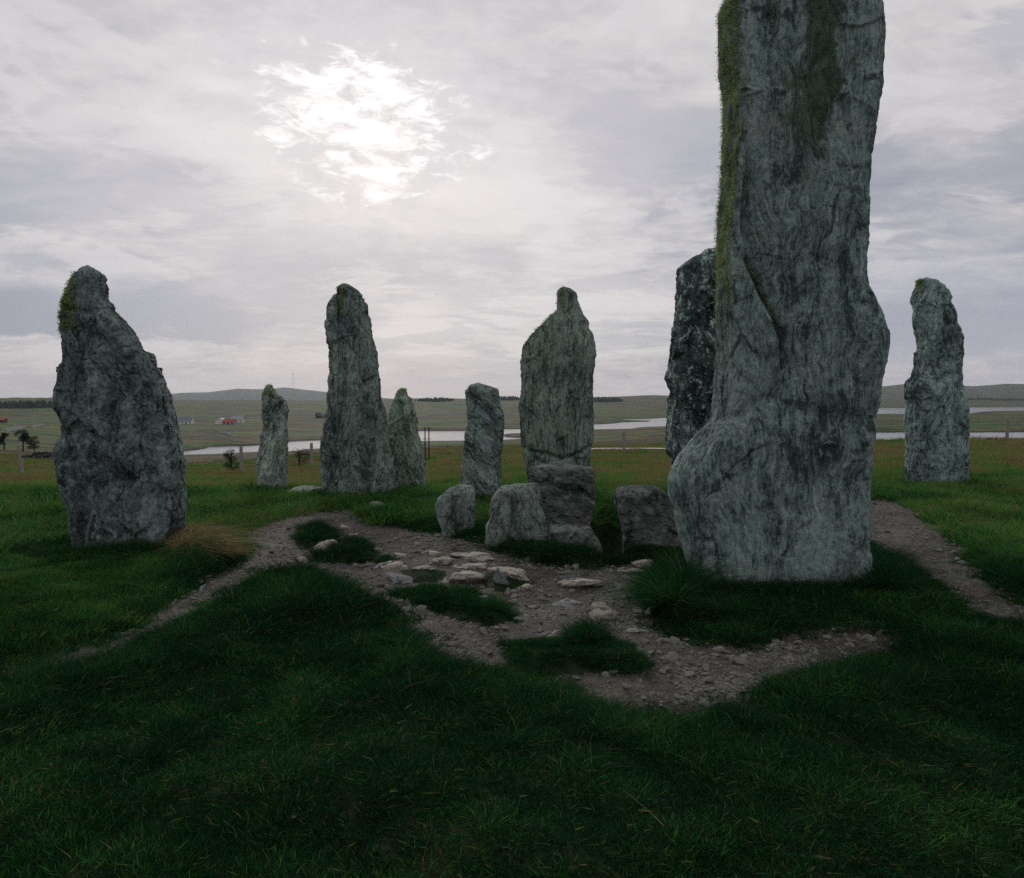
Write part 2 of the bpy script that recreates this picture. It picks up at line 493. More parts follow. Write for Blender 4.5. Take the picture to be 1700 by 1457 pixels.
# each column: photo x, then (depth, height) down the line of sight
COLS = [
    (-400, [(0, 0), (8.5, 0), (12.3, -0.10), (29, -1.5), (100, -5.5), (300, -11), (600, -15), (900, -18), (1500, 3), (2000, 8), (3400, -10)]),
    (0, [(0, 0), (8.5, 0), (12.3, -0.10), (29, zat(790, 29)), (60, zat(765, 60)), (110, zat(745, 110)), (180, zat(736, 180)), (300, zat(715, 300)), (600, zat(699, 600)),
         (900, zat(691, 900)), (1500, zat(662, 1500)), (1900, zat(661, 1900)), (3400, -20)]),
    (95, [(0, 0), (8.5, 0), (12.3, -0.10), (29, zat(790, 29)), (60, zat(770, 60)), (110, zat(752, 110)), (180, zat(741, 180)), (300, zat(727, 300)), (600, zat(702, 600)),
          (900, zat(691, 900)), (1500, zat(661.5, 1500)), (1900, zat(660, 1900)), (3400, -20)]),
    (230, [(0, 0), (8.5, 0), (12.3, -0.10), (30, -1.65), (120, -7.6), (290, -21.8), (wd(755), W0 - .3), (wd(751), W0 - .3), (420, -22), (700, zat(698, 700)),
           (1100, zat(682, 1100)), (1900, zat(666, 1900)), (2600, zat(664, 2600)), (3400, -20)]),
    (305, [(0, 0), (8.5, 0), (12.3, -0.10), (30, -1.65), (120, -8.3), (wd(755) - 3, W0 + .4), (wd(754), WB), (wd(749), WB), (wd(746.5), W0 + .6), (wd(745), W0 + 1.5), (450, zat(721, 450)), (640, zat(704, 640)),
           (1100, zat(684, 1100)), (1900, zat(668, 1900)), (2700, zat(664, 2700)), (3400, -20)]),
    (400, [(0, 0), (8.5, 0), (12.3, -0.10), (30, -1.65), (120, -7.9), (wd(751) - 3, W0 + .4), (wd(750), WB), (wd(742), WB), (wd(739.5), W0 + .6), (wd(738), W0 + 1.6), (470, zat(718, 470)), (640, zat(704, 640)),
           (1100, zat(684, 1100)), (1900, zat(668, 1900)), (2700, zat(663.5, 2700)), (3400, -20)]),
    (520, [(0, 0), (8.5, 0), (12.3, -0.10), (33, -1.7), (120, -7.0), (wd(745) - 3, W0 + .4), (wd(744), WB), (wd(734), WB), (wd(731), W0 + .5), (wd(729), W0 + 1.2), (620, zat(707, 620)), (830, zat(694, 830)),
           (1300, zat(680, 1300)), (2000, zat(668, 2000)), (2700, zat(664.5, 2700)), (3400, -20)]),
    (710, [(0, 0), (8.5, 0), (12.3, -0.10), (33, -1.55), (120, -6.2), (wd(732) - 4, W0 + .4), (wd(731), WB), (wd(718), WB), (wd(715), W0 + .5), (wd(713.5), W0 + 1.4), (800, zat(694, 800)), (1300, zat(682, 1300)),
           (1900, zat(668, 1900)), (2500, zat(661, 2500)), (3400, -20)]),
    (790, [(0, 0), (8.5, 0), (12.3, -0.10), (35, -1.5), (120, -6.0), (wd(730) - 4, W0 + .4), (wd(729), WB), (wd(717), WB), (wd(714.5), W0 + .5), (wd(713), W0 + 1.4), (850, zat(692, 850)), (1300, zat(681, 1300)),
           (1900, zat(668, 1900)), (2500, zat(661.5, 2500)), (3400, -20)]),
    (850, [(0, 0), (8.5, 0), (12.3, -0.10), (36, -1.5), (120, -5.8), (wd(728.5) - 4, W0 + .4), (wd(728), WB), (wd(727), WB), (wd(726), W0 + .6), (wd(721), W0 + .8), (wd(719), W0 + .1), (wd(718.5), WB), (wd(713), WB),
           (wd(711.5), W0 + .5), (wd(710), W0 + 1.4), (900, zat(691, 900)), (1400, zat(680, 1400)), (1900, zat(670, 1900)), (2500, zat(662.5, 2500)), (3400, -20)]),
    (990, [(0, 0), (8.5, 0), (12.3, -0.10), (38, -1.45), (50, -1.9), (150, -7), (wd(712.5) - 8, W0 + .5), (wd(711.5), WB), (wd(706), WB), (wd(704), W0 + .4), (wd(702), W0 + 2), (1000, zat(689, 1000)), (1600, zat(678, 1600)),
           (2300, zat(666, 2300)), (2900, zat(659, 2900)), (3400, -15)]),
    (1075, [(0, 0), (8.5, 0), (12.3, -0.10), (39, -1.4), (50, -1.9), (150, -6.6), (wd(708.5) - 8, W0 + .5), (wd(707.5), WB), (wd(701), WB), (wd(699.5), W0 + .3), (wd(698), W0 + .4), (wd(697), WB), (wd(696), WB), (wd(695), W0 + .4),
            (wd(693.5), W0 + 2), (1500, zat(680, 1500)), (2300, zat(665, 2300)), (2900, zat(656.5, 2900)), (3400, -15)]),
    (1110, [(0, 0), (8.5, 0), (12.3, -0.10), (39, -1.4), (50, -1.9), (150, -6.4), (wd(706.5) - 8, W0 + .5), (wd(705.5), WB), (wd(694.5), WB), (wd(693), W0 + .4), (wd(691.5), W0 + 2), (1500, zat(681, 1500)),
            (2300, zat(665, 2300)), (2900, zat(657, 2900)), (3400, -15)]),
    (1300, [(0, 0), (8.5, 0), (12.3, -0.10), (39, -1.0), (60, -4), (200, -14), (wd(720), W0 + .4), (wd(719), WB), (wd(711), WB), (wd(710), W0 + .4), (800, W0 + 2), (wd(689), W0 + .4), (wd(688.5), WB), (wd(681), WB),
            (wd(680), W0 + .5), (2300, zat(672, 2300)), (2900, zat(660, 2900)), (3400, -15)]),
    (1460, [(0, 0), (8.5, 0), (12.3, -0.10), (38, zat(733, 38)), (60, -5), (200, -15), (wd(731), W0 + .2), (wd(730.5), WB), (wd(718.5), WB), (wd(717.5), W0 + .5), (wd(714), W0 + 2), (900, W0 + 2.5), (wd(689), W0 + 1), (wd(687), W0 + .3),
            (wd(686.5), WB), (wd(677.5), WB), (wd(677), W0 + .5), (2600, zat(667, 2600)), (3000, zat(662, 3000)), (3400, -12)]),
    (1700, [(0, 0), (8.5, 0), (12.3, -0.10), (38, zat(729, 38)), (60, -5), (200, -15), (wd(729), W0 + .2), (wd(728.5), WB), (wd(718), WB), (wd(717), W0 + .5), (wd(713), W0 + 2), (1000, W0 + 2.5), (wd(683), W0 + 1), (wd(681.5), W0 + .3),
            (wd(681), WB), (wd(676), WB), (wd(675.5), W0 + .5), (2800, zat(666, 2800)), (3100, zat(660, 3100)), (3400, -12)]),
    (2100, [(0, 0), (8.5, 0), (12.3, -0.10), (38, -0.5), (60, -5), (200, -15), (440, W0 + .2), (445, WB), (540, WB), (550, W0 + .5), (1000, W0 + 2.5), (1400, W0 + .3), (1450, WB), (2000, WB), (2100, W0 + .5), (2800, -15), (3100, 2), (3400, -12)]),
]
COL_X = np.array([c[0] for c in COLS], float)
# far skyline: photo x -> photo y of the distant hills at 5.2 km (right) and 8.5 km (left)
SKY_L = np.array([(-900, 668), (150, 668), (240, 660), (300, 652), (345, 651), (372, 648), (395, 645), (430, 646), (455, 645), (473, 643), (500, 646), (545, 651), (600, 657), (680, 664), (740, 668), (2600, 668)], float)
SKY_R = np.array([(-900, 668), (760, 668), (800, 661), (870, 660), (985, 660.5), (1050, 657), (1085, 655.5), (1150, 658), (1250, 652), (1400, 647), (1468, 641), (1500, 637.5), (1540, 637), (1580, 639), (1612, 641),
                  (1640, 639.5), (1668, 637), (1700, 637.5), (1800, 640), (2000, 646), (2600, 668)], float)


def macro(x, y):
    r = np.hypot(x, y)
    dep = np.maximum(y, 0.35 * r) + 1e-6
    pxa = CX + F * np.clip(x / dep, -1.04, 1.04)
    n2 = np.stack([pxa * 0.012, np.log(dep + 1) * 3.0, np.zeros_like(x)], 1)
    wob = fbm(n2, 4)
    dd = dep * (1 + 0.012 * wob * sstep(dep, 60, 300))
    ld = np.log(dd + 1)
    zc = np.stack([np.interp(ld, np.log(np.array([q[0] for q in c[1]]) + 1), [q[1] for q in c[1]]) for c in COLS])
    k = np.clip(np.searchsorted(COL_X, pxa) - 1, 0, len(COL_X) - 2)
    t = (pxa - COL_X[k]) / (COL_X[k + 1] - COL_X[k])
    ii = np.arange(len(x))
    z = zc[k, ii] * (1 - t) + zc[k + 1, ii] * t
    z = z + fbm(np.stack([x * 0.012, y * 0.016, np.zeros_like(x)], 1), 5, 0.55) * np.clip((z - WATER_Z) * 0.16, 0, 2.6) * sstep(dep, 90, 300)
    # distant hills rising beyond 3.4 km
    rough = fbm(np.stack([pxa * 0.02, np.log(dep) * 7, np.ones_like(x) * 4], 1), 5)
    for sk, d0 in ((SKY_R, 5200.0), (SKY_L, 8800.0)):
        h = EYE + (HOR - np.interp(pxa, sk[:, 0], sk[:, 1])) * d0 / F
        prof = sstep(dep, d0 * 0.68, d0) * (1 - sstep(dep, d0 * 1.04, d0 * 1.3))
        z = np.maximum(z, np.where(prof > 0, -20 + (h + 20) * prof ** 0.8 + rough * 3.5 * prof * (1 - sstep(dep, d0 * 0.9, d0 * 0.985) * 0.65), -99))
    return z


def ground_poly(pts, z=-0.03):
    return np.array([at_level(px, py, z)[:2] for px, py in pts])


PATH_A = ground_poly([(-60, 1122), (0, 1102), (70, 1078), (150, 1055), (230, 1030), (285, 995), (335, 960), (400, 928), (410, 905), (400, 882), (420, 865), (470, 852), (500, 846),
                      (560, 838), (604, 838), (598, 858), (640, 868), (700, 874), (745, 882), (800, 897), (840, 914), (900, 929), (985, 938), (1005, 930), (1040, 932), (1085, 925), (1086, 960),
                      (1078, 990), (1085, 1025), (1120, 1045), (1180, 1058), (1250, 1064), (1330, 1050), (1400, 1040), (1450, 1040), (1490, 1062), (1460, 1086), (1390, 1106),
                      (1300, 1130), (1230, 1168), (1130, 1172), (1030, 1160), (950, 1140), (850, 1112), (780, 1095), (705, 1066), (690, 1030), (640, 1012), (600, 1004), (556, 966),
                      (530, 950), (440, 950), (400, 968), (335, 1002), (280, 1030), (180, 1072), (90, 1097), (0, 1118), (-60, 1136)])
PATH_B = ground_poly([(1400, 822), (1445, 816), (1500, 820), (1560, 864), (1612, 904), (1604, 918), (1652, 966), (1720, 1000), (1800, 1050), (1760, 1062), (1700, 1036), (1640, 1030), (1600, 990), (1545, 952), (1480, 918), (1440, 900), (1400, 880)])
PATH_C = ground_poly([(-60, 1118), (-60, 1145), (-400, 1250), (-400, 1200)])
PIT = ground_poly([(986, 862), (1030, 858), (1036, 905), (1030, 932), (1002, 934), (990, 908)], -0.1)
ISLANDS = {
    'a': ground_poly([(492, 878), (505, 866), (540, 868), (560, 876), (562, 892), (540, 902), (500, 908), (490, 900)]),
    'b': ground_poly([(520, 912), (540, 898), (590, 892), (620, 902), (628, 918), (610, 930), (560, 932), (524, 926)]),
    'c': ground_poly([(622, 930), (640, 918), (668, 926), (650, 934), (628, 940)]),
    'd': ground_poly([(648, 984), (690, 976), (760, 974), (800, 984), (850, 1002), (858, 1020), (820, 1034), (760, 1026), (700, 1006), (660, 996)]),
    'e': ground_poly([(832, 1075), (850, 1052), (900, 1058), (940, 1046), (1000, 1040), (1060, 1070), (1092, 1098), (1060, 1110), (1000, 1104), (930, 1112), (870, 1120), (842, 1100)]),
    'f': ground_poly([(664, 942), (700, 940), (742, 944), (736, 956), (700, 962), (676, 958)]),
    'g': ground_poly([(800, 948), (830, 942), (890, 958), (880, 966), (840, 974), (806, 970)]),
}


def path_sd(x, y):
    return np.minimum(np.minimum(poly_sd(x, y, PATH_A), poly_sd(x, y, PATH_B)), poly_sd(x, y, PATH_C))


def island_sd(x, y):
    d = np.full(x.shape, 1e9)
    for p in ISLANDS.values():
        d = np.minimum(d, poly_sd(x, y, p))
    return d


HUMP = at_level(520, 1010)[:2]
MONO_C = (at_level(1300, 965)[0], at_level(1300, 965)[1])


def ground_z(x, y, detail=True):
    x, y = np.atleast_1d(np.asarray(x, float)), np.atleast_1d(np.asarray(y, float))
    z = macro(x, y)
    r = np.hypot(x, y)
    near = r < 40
    if near.any():
        xs, ys = x[near], y[near]
        p = np.stack([xs, ys, np.zeros_like(xs)], 1)
        fade = 1 - sstep(r[near], 22, 40)
        lump = fbm(p * 0.9, 4) * 0.05 + fbm(p * 2.4 + 5, 2) * 0.028 + fbm(p * 0.3 + 9, 2) * 0.06
        ps = path_sd(xs, ys)
        ps = ps + fbm(p * 4 + 3, 4, 0.6) * 0.11
        bank = sstep(ps, -0.02, 0.22) * (0.05 + 0.03 * fbm(p * 0.7 + 31, 2)) + sstep(ps, 0.1, 0.5) * (1 - sstep(ps, 0.6, 2.0)) * 0.03 * (ys < 5.6)
        isl = island_sd(xs, ys) + fbm(p * 6 + 8, 3) * 0.03
        bank = np.maximum(bank, sstep(-isl, -0.03, 0.22) * 0.06)
        pit = sstep(-poly_sd(xs, ys, PIT), -0.18, 0.22) * -0.42
        mono = -0.03 * (1 - sstep(np.hypot((xs - MONO_C[0]) / 1.25, (ys - MONO_C[1] - 0.2) / 0.75), 0.75, 1.25))
        hump = 0.09 * np.exp(-((xs - HUMP[0]) / 0.75) ** 2 - ((ys - HUMP[1]) / 0.45) ** 2)
        inner = fbm(p * 7 + 5, 3) * 0.008 * (ps < 0)
        z[near] += fade * (lump * np.where(ps < 0, 0.45, 1) + bank - 0.07 + pit + mono + inner + hump)
    return z


def gz(x, y):
    return float(ground_z([x], [y])[0])


def build_ground():
    half = math.atan(0.96)
    fine = np.linspace(-half, half, 540)
    coarse = np.linspace(half, 2 * math.pi - half, 80)[1:-1]
    ang = np.concatenate([fine, coarse])
    rr = [0.5]
    for end, q in ((1.6, 1.03), (14, 1.0105), (60, 1.016), (3400, 1.02), (14000, 1.022)):
        while rr[-1] < end:
            rr.append(rr[-1] * q)
    rr = np.array(rr)
    A, R = np.meshgrid(ang, rr)
    x, y = (R * np.sin(A)).ravel(), (R * np.cos(A)).ravel()
    z = ground_z(x, y)
    V = np.stack([x, y, z], 1)
    nr, na = len(rr), len(ang)
    i, j = np.meshgrid(np.arange(nr - 1), np.arange(na), indexing='ij')
    j2 = (j + 1) % na
    Fq = np.stack([i * na + j, (i + 1) * na + j, (i + 1) * na + j2, i * na + j2], -1).reshape(-1, 4)[:, ::-1]
    c = V[Fq].mean(1)
    sd = np.full(len(c), 1.0)
    nr_ = np.hypot(c[:, 0], c[:, 1]) < 16
    pn = np.stack([c[nr_, 0], c[nr_, 1], np.zeros(nr_.sum())], 1)
    sd[nr_] = path_sd(c[nr_, 0], c[nr_, 1]) + fbm(pn * 4 + 3, 4, 0.6) * 0.11
    rad = np.hypot(c[:, 0], c[:, 1])
    isl = np.full(len(c), 1.0)
    isl[nr_] = island_sd(c[nr_, 0], c[nr_, 1])
    isp = (sd < 0.03) & (isl > 0.0)
    ish = (rad > 3450) & ~isp
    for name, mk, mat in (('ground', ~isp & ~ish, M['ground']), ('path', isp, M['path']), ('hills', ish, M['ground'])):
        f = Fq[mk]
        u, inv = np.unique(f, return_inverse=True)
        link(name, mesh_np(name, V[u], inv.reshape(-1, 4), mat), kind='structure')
    # the hole under the camera's feet
    k = len(ang)
    cv = np.concatenate([[[0, 0, z[:k].mean()]], V[:k]])
    me = mesh_np('ground', cv, np.stack([np.zeros(k, int), np.arange(1, k + 1), (np.arange(1, k + 1)) % k + 1], 1)[:, ::-1], M['ground'])
    link('ground', me, kind='structure')
    # loch
    L = 15000
    v = [(-L, 150, WATER_Z), (L, 150, WATER_Z), (L, L, WATER_Z), (-L, L, WATER_Z)]
    link('water', mesh_np('water', v, [(0, 1, 2, 3)], M['water'], False), kind='structure')


build_ground()


# ------------------------------------------------------------------ blades (grass and moss)
def blades(root, direc, length, width, bend, seg=3, tint=None, flat=None):
    """ribbons that taper to a tip: returns verts, quads+tips as triangles, tint per vertex"""
    n = len(root)
    d = direc / np.linalg.norm(direc, axis=1)[:, None]
    side = flat if flat is not None else np.cross(d, rng.normal(size=(n, 3)))
    side /= np.linalg.norm(side, axis=1)[:, None] + 1e-9
    V = np.zeros((n, 2 * seg + 1, 3), np.float32)
    for s in range(seg + 1):
        t = s / seg
        c = root + d * (length * t)[:, None] + bend * (t * t)[..., None] if np.ndim(t) else root + d * (length * t)[:, None] + bend * (t * t)
        w = (width * (1 - t) ** 0.7)[:, None] * 0.5
        if s < seg:
            V[:, 2 * s] = c - side * w
            V[:, 2 * s + 1] = c + side * w
        else:
            V[:, 2 * seg] = c
    tri = []
    for s in range(seg - 1):
        a = 2 * s
        tri += [(a, a + 1, a + 3), (a, a + 3, a + 2)]
    a = 2 * (seg - 1)
    tri.append((a, a + 1, a + 2))
    T = (np.arange(n)[:, None, None] * (2 * seg + 1) + np.array(tri)[None]).reshape(-1, 3)
    tv = np.repeat(tint if tint is not None else np.zeros(n), 2 * seg + 1)
    return V.reshape(-1, 3), T, tv


def blade_mesh(name, parts, mat, loc=(0, 0, 0)):
    Vs, Ts, tv, off = [], [], [], 0
    for V, T, t in parts:
        Vs.append(V)
        Ts.append(T + off)
        tv.append(t)
        off += len(V)
    me = mesh_np(name, np.concatenate(Vs), np.concatenate(Ts), mat, False, loc)
    a = me.attributes.new('tint', 'FLOAT', 'POINT')
    a.data.foreach_set('value', np.concatenate(tv).astype(np.float32))
    return me


def clump(n, rad, l0, l1, w, lean, droop, tvar, seg=3, wind=(0.25, 0.0)):
    a, q = rng.uniform(0, 2 * math.pi, n), rad * np.sqrt(rng.uniform(0, 1, n))
    root = np.stack([q * np.cos(a), q * np.sin(a), np.full(n, -0.012)], 1)
    out = np.stack([np.cos(a), np.sin(a), np.zeros(n)], 1) * (q / rad)[:, None] * lean
    d = out + rng.normal(0, lean * 0.6, (n, 3)) + np.array([wind[0], wind[1], 0]) * lean
    d[:, 2] = 1
    L = rng.uniform(l0, l1, n)
    b = np.stack([d[:, 0], d[:, 1], np.zeros(n)], 1) * L[:, None] * droop
    b[:, 2] = -L * droop * rng.uniform(0.1, 0.6, n)
    return blades(root, d, L, np.full(n, w) * rng.uniform(0.7, 1.3, n), b, seg, rng.normal(0, tvar, n) + 0.5 * (rng.uniform(size=n) < 0.035))


PROTO = bpy.data.collections.new('grass_prototypes')


def proto_set(tag, k, fn, mat):
    c = bpy.data.collections.new('proto_' + tag)
    for i in range(k):
        me = fn() if mat is None else blade_mesh('clump_%s_%d' % (tag, i), [fn()], mat)
        c.objects.link(bpy.data.objects.new('clump_%s_%d' % (tag, i), me))
    return c


def scatter(name, pts, rot, scl, idx, tint, coll, label=None, cat=None):
    me = bpy.data.meshes.new(name)
    n = len(pts)
    me.vertices.add(n)
    me.vertices.foreach_set('co', np.asarray(pts, np.float32).ravel())
    for an, typ, val, key in (('rot', 'FLOAT_VECTOR', rot, 'vector'), ('scl', 'FLOAT_VECTOR', scl, 'vector'), ('idx', 'INT', idx, 'value'), ('tint', 'FLOAT', tint, 'value')):
        at = me.attributes.new(an, typ, 'POINT')
        at.data.foreach_set(key, np.asarray(val, np.int32 if typ == 'INT' else np.float32).ravel())
    o = link(name, me, label=label, cat=cat, kind='stuff')
    nt = bpy.data.node_groups.new('scatter_' + name, 'GeometryNodeTree')
    nt.interface.new_socket('Geometry', in_out='INPUT', socket_type='NodeSocketGeometry')
    nt.interface.new_socket('Geometry', in_out='OUTPUT', socket_type='NodeSocketGeometry')
    gi, go = nt.nodes.new('NodeGroupInput'), nt.nodes.new('NodeGroupOutput')
    ci = nt.nodes.new('GeometryNodeCollectionInfo')
    ci.inputs['Collection'].default_value = coll
    ci.inputs['Separate Children'].default_value = True
    ci.inputs['Reset Children'].default_value = True
    ip = nt.nodes.new('GeometryNodeInstanceOnPoints')
    ip.inputs['Pick Instance'].default_value = True

    def attr(nm, ty):
        q = nt.nodes.new('GeometryNodeInputNamedAttribute')
        q.data_type = ty
        q.inputs[0].default_value = nm
        return q.outputs[0]
    e = nt.nodes.new('FunctionNodeEulerToRotation')
    L = nt.links.new
    L(attr('rot', 'FLOAT_VECTOR'), e.inputs[0])
    L(gi.outputs[0], ip.inputs['Points'])
    L(ci.outputs[0], ip.inputs['Instance'])
    L(attr('idx', 'INT'), ip.inputs['Instance Index'])
    L(e.outputs[0], ip.inputs['Rotation'])
    L(attr('scl', 'FLOAT_VECTOR'), ip.inputs['Scale'])
    L(ip.outputs[0], go.inputs[0])
    md = o.modifiers.new('scatter', 'NODES')
    md.node_group = nt
    return o


# ------------------------------------------------------------------ standing stones
FOOT = []          # footprints: x0, x1, y0, y1 (for keeping grass out)


def make_stone(name, label, cat, L, R, Y0, T, mat, seed, group=None, ring=170, rows=190, base_y=None, planes=8, soft=16, amp=0.012,
               stri=(11, 11, 0.9), tilt=0.0, grooves=(), top_round=30.0, rough_px=1.4, sink=0.25, lump=0.10, moss=None, fronts=0.7, lean_back=0.0, depth_pow=0.5, wob=0.25, left_turn=0.0, bscale=(3.6, 3.6, 1.3), facet=0.10, facet_n=14):
    L, R = np.array(sorted(L), float), np.array(sorted(R), float)
    ytop = min(L[0, 0], R[0, 0])
    ybot = base_y if base_y is not None else max(L[-1, 0], R[-1, 0])
    ybot = ybot + sink * F / Y0
    s = np.linspace(0, 1, rows)
    ys = ytop + (ybot - ytop) * (0.25 * s ** 2.4 + 0.75 * s)
    ys[0] = ytop + 0.05
    xl, xr = np.interp(ys, L[:, 0], L[:, 1]), np.interp(ys, R[:, 0], R[:, 1])
    wpx = np.maximum(xr - xl, 0.5)
    wig = lambda k: fbm(np.stack([ys * 0.09, np.full(rows, seed * 3.3 + k), np.zeros(rows)], 1), 4, 0.6) * rough_px * np.minimum(1, wpx / 25)
    xl, xr = xl + wig(0.3), xr + wig(7.7)
    # the broad outline shapes the whole section; its nicks and knobs stay at the rim
    yy = np.linspace(ytop, ybot, 400)
    gk = np.exp(-0.5 * (np.arange(-60, 61) / 20.0) ** 2)
    gk /= gk.sum()
    smo = lambda e: np.interp(ys, yy, np.convolve(np.pad(np.interp(yy, ys, e), 60, mode='edge'), gk, 'valid'))
    kk = sstep((ys - ytop) / (ybot - ytop), 0.06, 0.16)
    xls, xrs = xl * (1 - kk) + smo(xl) * kk, xr * (1 - kk) + smo(xr) * kk
    dl, dr = xl - xls, xr - xrs
    zrow = at_depth(CX, ys, Y0)[2]
    th = np.concatenate([np.linspace(-math.pi * (0.5 + 0.62), math.pi * (-0.5 + 0.62), int(ring * fronts), endpoint=False),
                         np.linspace(math.pi * (-0.5 + 0.62), math.pi * (1.5 - 0.62), ring - int(ring * fronts), endpoint=False)])
    rs = np.random.default_rng(seed)
    phis = [-math.pi / 2, math.pi / 2, 0, math.pi] + list(rs.uniform(0, 2 * math.pi, max(0, planes - 4)))
    acc = np.zeros((rows, len(th)))
    for k, ph in enumerate(phis):
        d0 = 1.0 if k < 4 else rs.uniform(1.0, 1.25)
        nz = np.stack([zrow * 0.55, np.full(rows, k * 5.1 + seed), np.zeros(rows)], 1)
        dk = d0 + lump * fbm(nz, 3) * (1.6 if k >= 4 else 1.0)
        pk = ph + wob * fbm(nz + 40, 2) + (left_turn if k == 3 else 0)
        acc += (np.maximum(np.cos(th[None] - pk[:, None]), 0) / dk[:, None]) ** soft
    rad = acc ** (-1 / soft)
    c3 = np.stack([np.broadcast_to(np.cos(th), rad.shape).ravel() * 1.3, np.broadcast_to(np.sin(th), rad.shape).ravel() * 1.3, np.repeat(zrow * 0.7, len(th)) + seed * 9], 1)
    rad = rad * (1 + lump * 0.55 * fbm(c3, 4)).reshape(rad.shape)
    u, v = rad * np.cos(th), rad * np.sin(th)
    tz = np.clip((ys - ytop) / top_round, 0, 1)
    tr = np.sqrt(1 - (1 - tz) ** 2)
    thick = T * (np.clip(wpx / np.percentile(wpx, 85), 0.05, 1.0) ** depth_pow) * (0.12 + 0.88 * tr)
    vm = v.min(1, keepdims=True)
    dep = (v - vm) / (v.max(1, keepdims=True) - vm) * thick[:, None]
    Y = Y0 + dep + 0.5 * (T - thick)[:, None] * 0.8 + lean_back * np.clip(zrow, 0, None)[:, None]
    Z = np.broadcast_to(zrow[:, None], Y.shape)
    cx = ((xl + xr) / 2 - CX) / F * Y0
    sc = wpx / 2 / F * Y0
    for it in range(6):
        X = cx[:, None] + sc[:, None] * u
        P, _ = project(X, Y, Z)
        mn, mx = P.min(1), P.max(1)
        sc = sc * np.clip((xrs - xls) / np.maximum(mx - mn, 1e-3), 0.5, 2)
        cx = cx + ((xls + xrs) - (mn + mx)) / 2 / F * Y0
    X = cx[:, None] + sc[:, None] * u
    un = u / np.abs(u).max(1, keepdims=True)
    kx = Y / F
    X = X + dl[:, None] * kx * np.maximum(-un, 0) ** 4 + dr[:, None] * kx * np.maximum(un, 0) ** 4
    V = np.stack([X, Y, Z], -1)

    def normals(V):
        du = np.roll(V, -1, 1) - np.roll(V, 1, 1)
        dv = np.gradient(V, axis=0)
        nn = np.cross(dv, du)
        return nn / (np.linalg.norm(nn, axis=2, keepdims=True) + 1e-9)
    nrm = normals(V)
    ctr = V.mean(1, keepdims=True)
    if ((V - ctr) * nrm).sum() < 0:
        nrm = -nrm
    px, py = project(V[..., 0], V[..., 1], V[..., 2])
    flat = lambda q: q.reshape(-1, 3)
    # foliation: ribs that run along the grain
    ct, st = math.cos(tilt), math.sin(tilt)
    q = flat(V) + 0.10 * np.stack([fbm(flat(V) * 1.7 + seed, 2), fbm(flat(V) * 1.7 + seed + 20, 2), fbm(flat(V) * 1.2 + seed + 50, 2)], 1)
    qr = np.stack([q[:, 0] * ct + q[:, 2] * st, q[:, 1], -q[:, 0] * st + q[:, 2] * ct], 1)
    rib = fbm(qr * np.array(stri) + seed, 4, 0.6, ridged=True) - 0.9
    bump = fbm(flat(V) * np.array(bscale) + seed * 2, 5, 0.55)
    chip = fbm(flat(V) * 9 + seed * 5, 4, 0.6)
    step = np.tanh(7 * fbm(np.stack([qr[:, 0] * 2.6, qr[:, 1] * 2.6, qr[:, 2] * 0.5], 1) + seed * 7, 3)) * 0.9
    disp = (amp * (0.9 * rib + 1.5 * bump + 0.45 * chip + 1.1 * step)).reshape(px.shape)
    edge = np.clip((ys - ytop) / 14, 0.1, 1)[:, None]
    # broken faces: each cell of the surface is its own slightly turned plane
    lo_, hi_ = flat(V).min(0), flat(V).max(0)
    ns = int(np.clip((hi_[0] - lo_[0]) * (hi_[2] - lo_[2]) * facet_n, 14, 90))
    sd_ = rs.uniform(lo_ - 0.05, hi_ + 0.05, (ns, 3))
    met = np.array([1.0, 1.0, 0.5])
    qv = q * met
    best = np.argmin(((qv[:, None, :] - (sd_ * met)[None]) ** 2).sum(2), 1)
    gr = rs.normal(0, 1, (ns, 3)) * np.array([1, 1, 0.45])
    fo = rs.normal(0, 0.35, ns) * 0.1
    fac = fo[best] + ((q - sd_[best]) * gr[best]).sum(1)
    disp = disp + facet * np.clip(fac, -0.25, 0.25).reshape(px.shape) * (0.3 + 0.7 * np.abs(nrm[..., 1]))
    V = V + nrm * (disp * edge)[..., None]
    front = (nrm[..., 1] < 0.1)
    for pts, wid, dpt, mode in grooves:
        d, side = line_d(px.ravel(), py.ravel(), pts)
        d, side = d.reshape(px.shape), side.reshape(px.shape)
        d = d + (fbm(flat(V) * 6 + 3, 3) * wid * 0.35).reshape(px.shape)
        if mode == 'v':
            off = dpt * np.exp(-(d / wid) ** 2)
        elif mode == 'step':            # one side falls back sharply from the line and eases away
            off = dpt * np.where(side > 0, np.exp(-np.maximum(d, 0) / (wid * 6)), np.exp(-(np.maximum(d, 0) / (wid * 0.5)) ** 2))
        else:                           # 'bulge'
            off = -dpt * np.exp(-(d / wid) ** 2)
        V[..., 1] += np.where(front, off, 0)
    nr, na = px.shape
    i, j = np.meshgrid(np.arange(nr - 1), np.arange(na), indexing='ij')
    j2 = (j + 1) % na
    Fq = np.stack([i * na + j, (i + 1) * na + j, (i + 1) * na + j2, i * na + j2], -1).reshape(-1, 4)
    Vf = V.reshape(-1, 3)
    fn = np.cross(Vf[Fq[:, 1]] - Vf[Fq[:, 0]], Vf[Fq[:, 3]] - Vf[Fq[:, 0]])
    if (fn * nrm.reshape(-1, 3)[Fq[:, 0]]).sum() < 0:
        Fq = Fq[:, ::-1]
    base = V[int(rows * 0.9):].reshape(-1, 3)
    bx, by = (base[:, 0].min() + base[:, 0].max()) / 2, (base[:, 1].min() + base[:, 1].max()) / 2
    loc = (bx, by, gz(bx, by))
    FOOT.append((base[:, 0].min(), base[:, 0].max(), base[:, 1].min(), base[:, 1].max()))
    body = mesh_np(name, Vf, Fq, mat, True, loc)
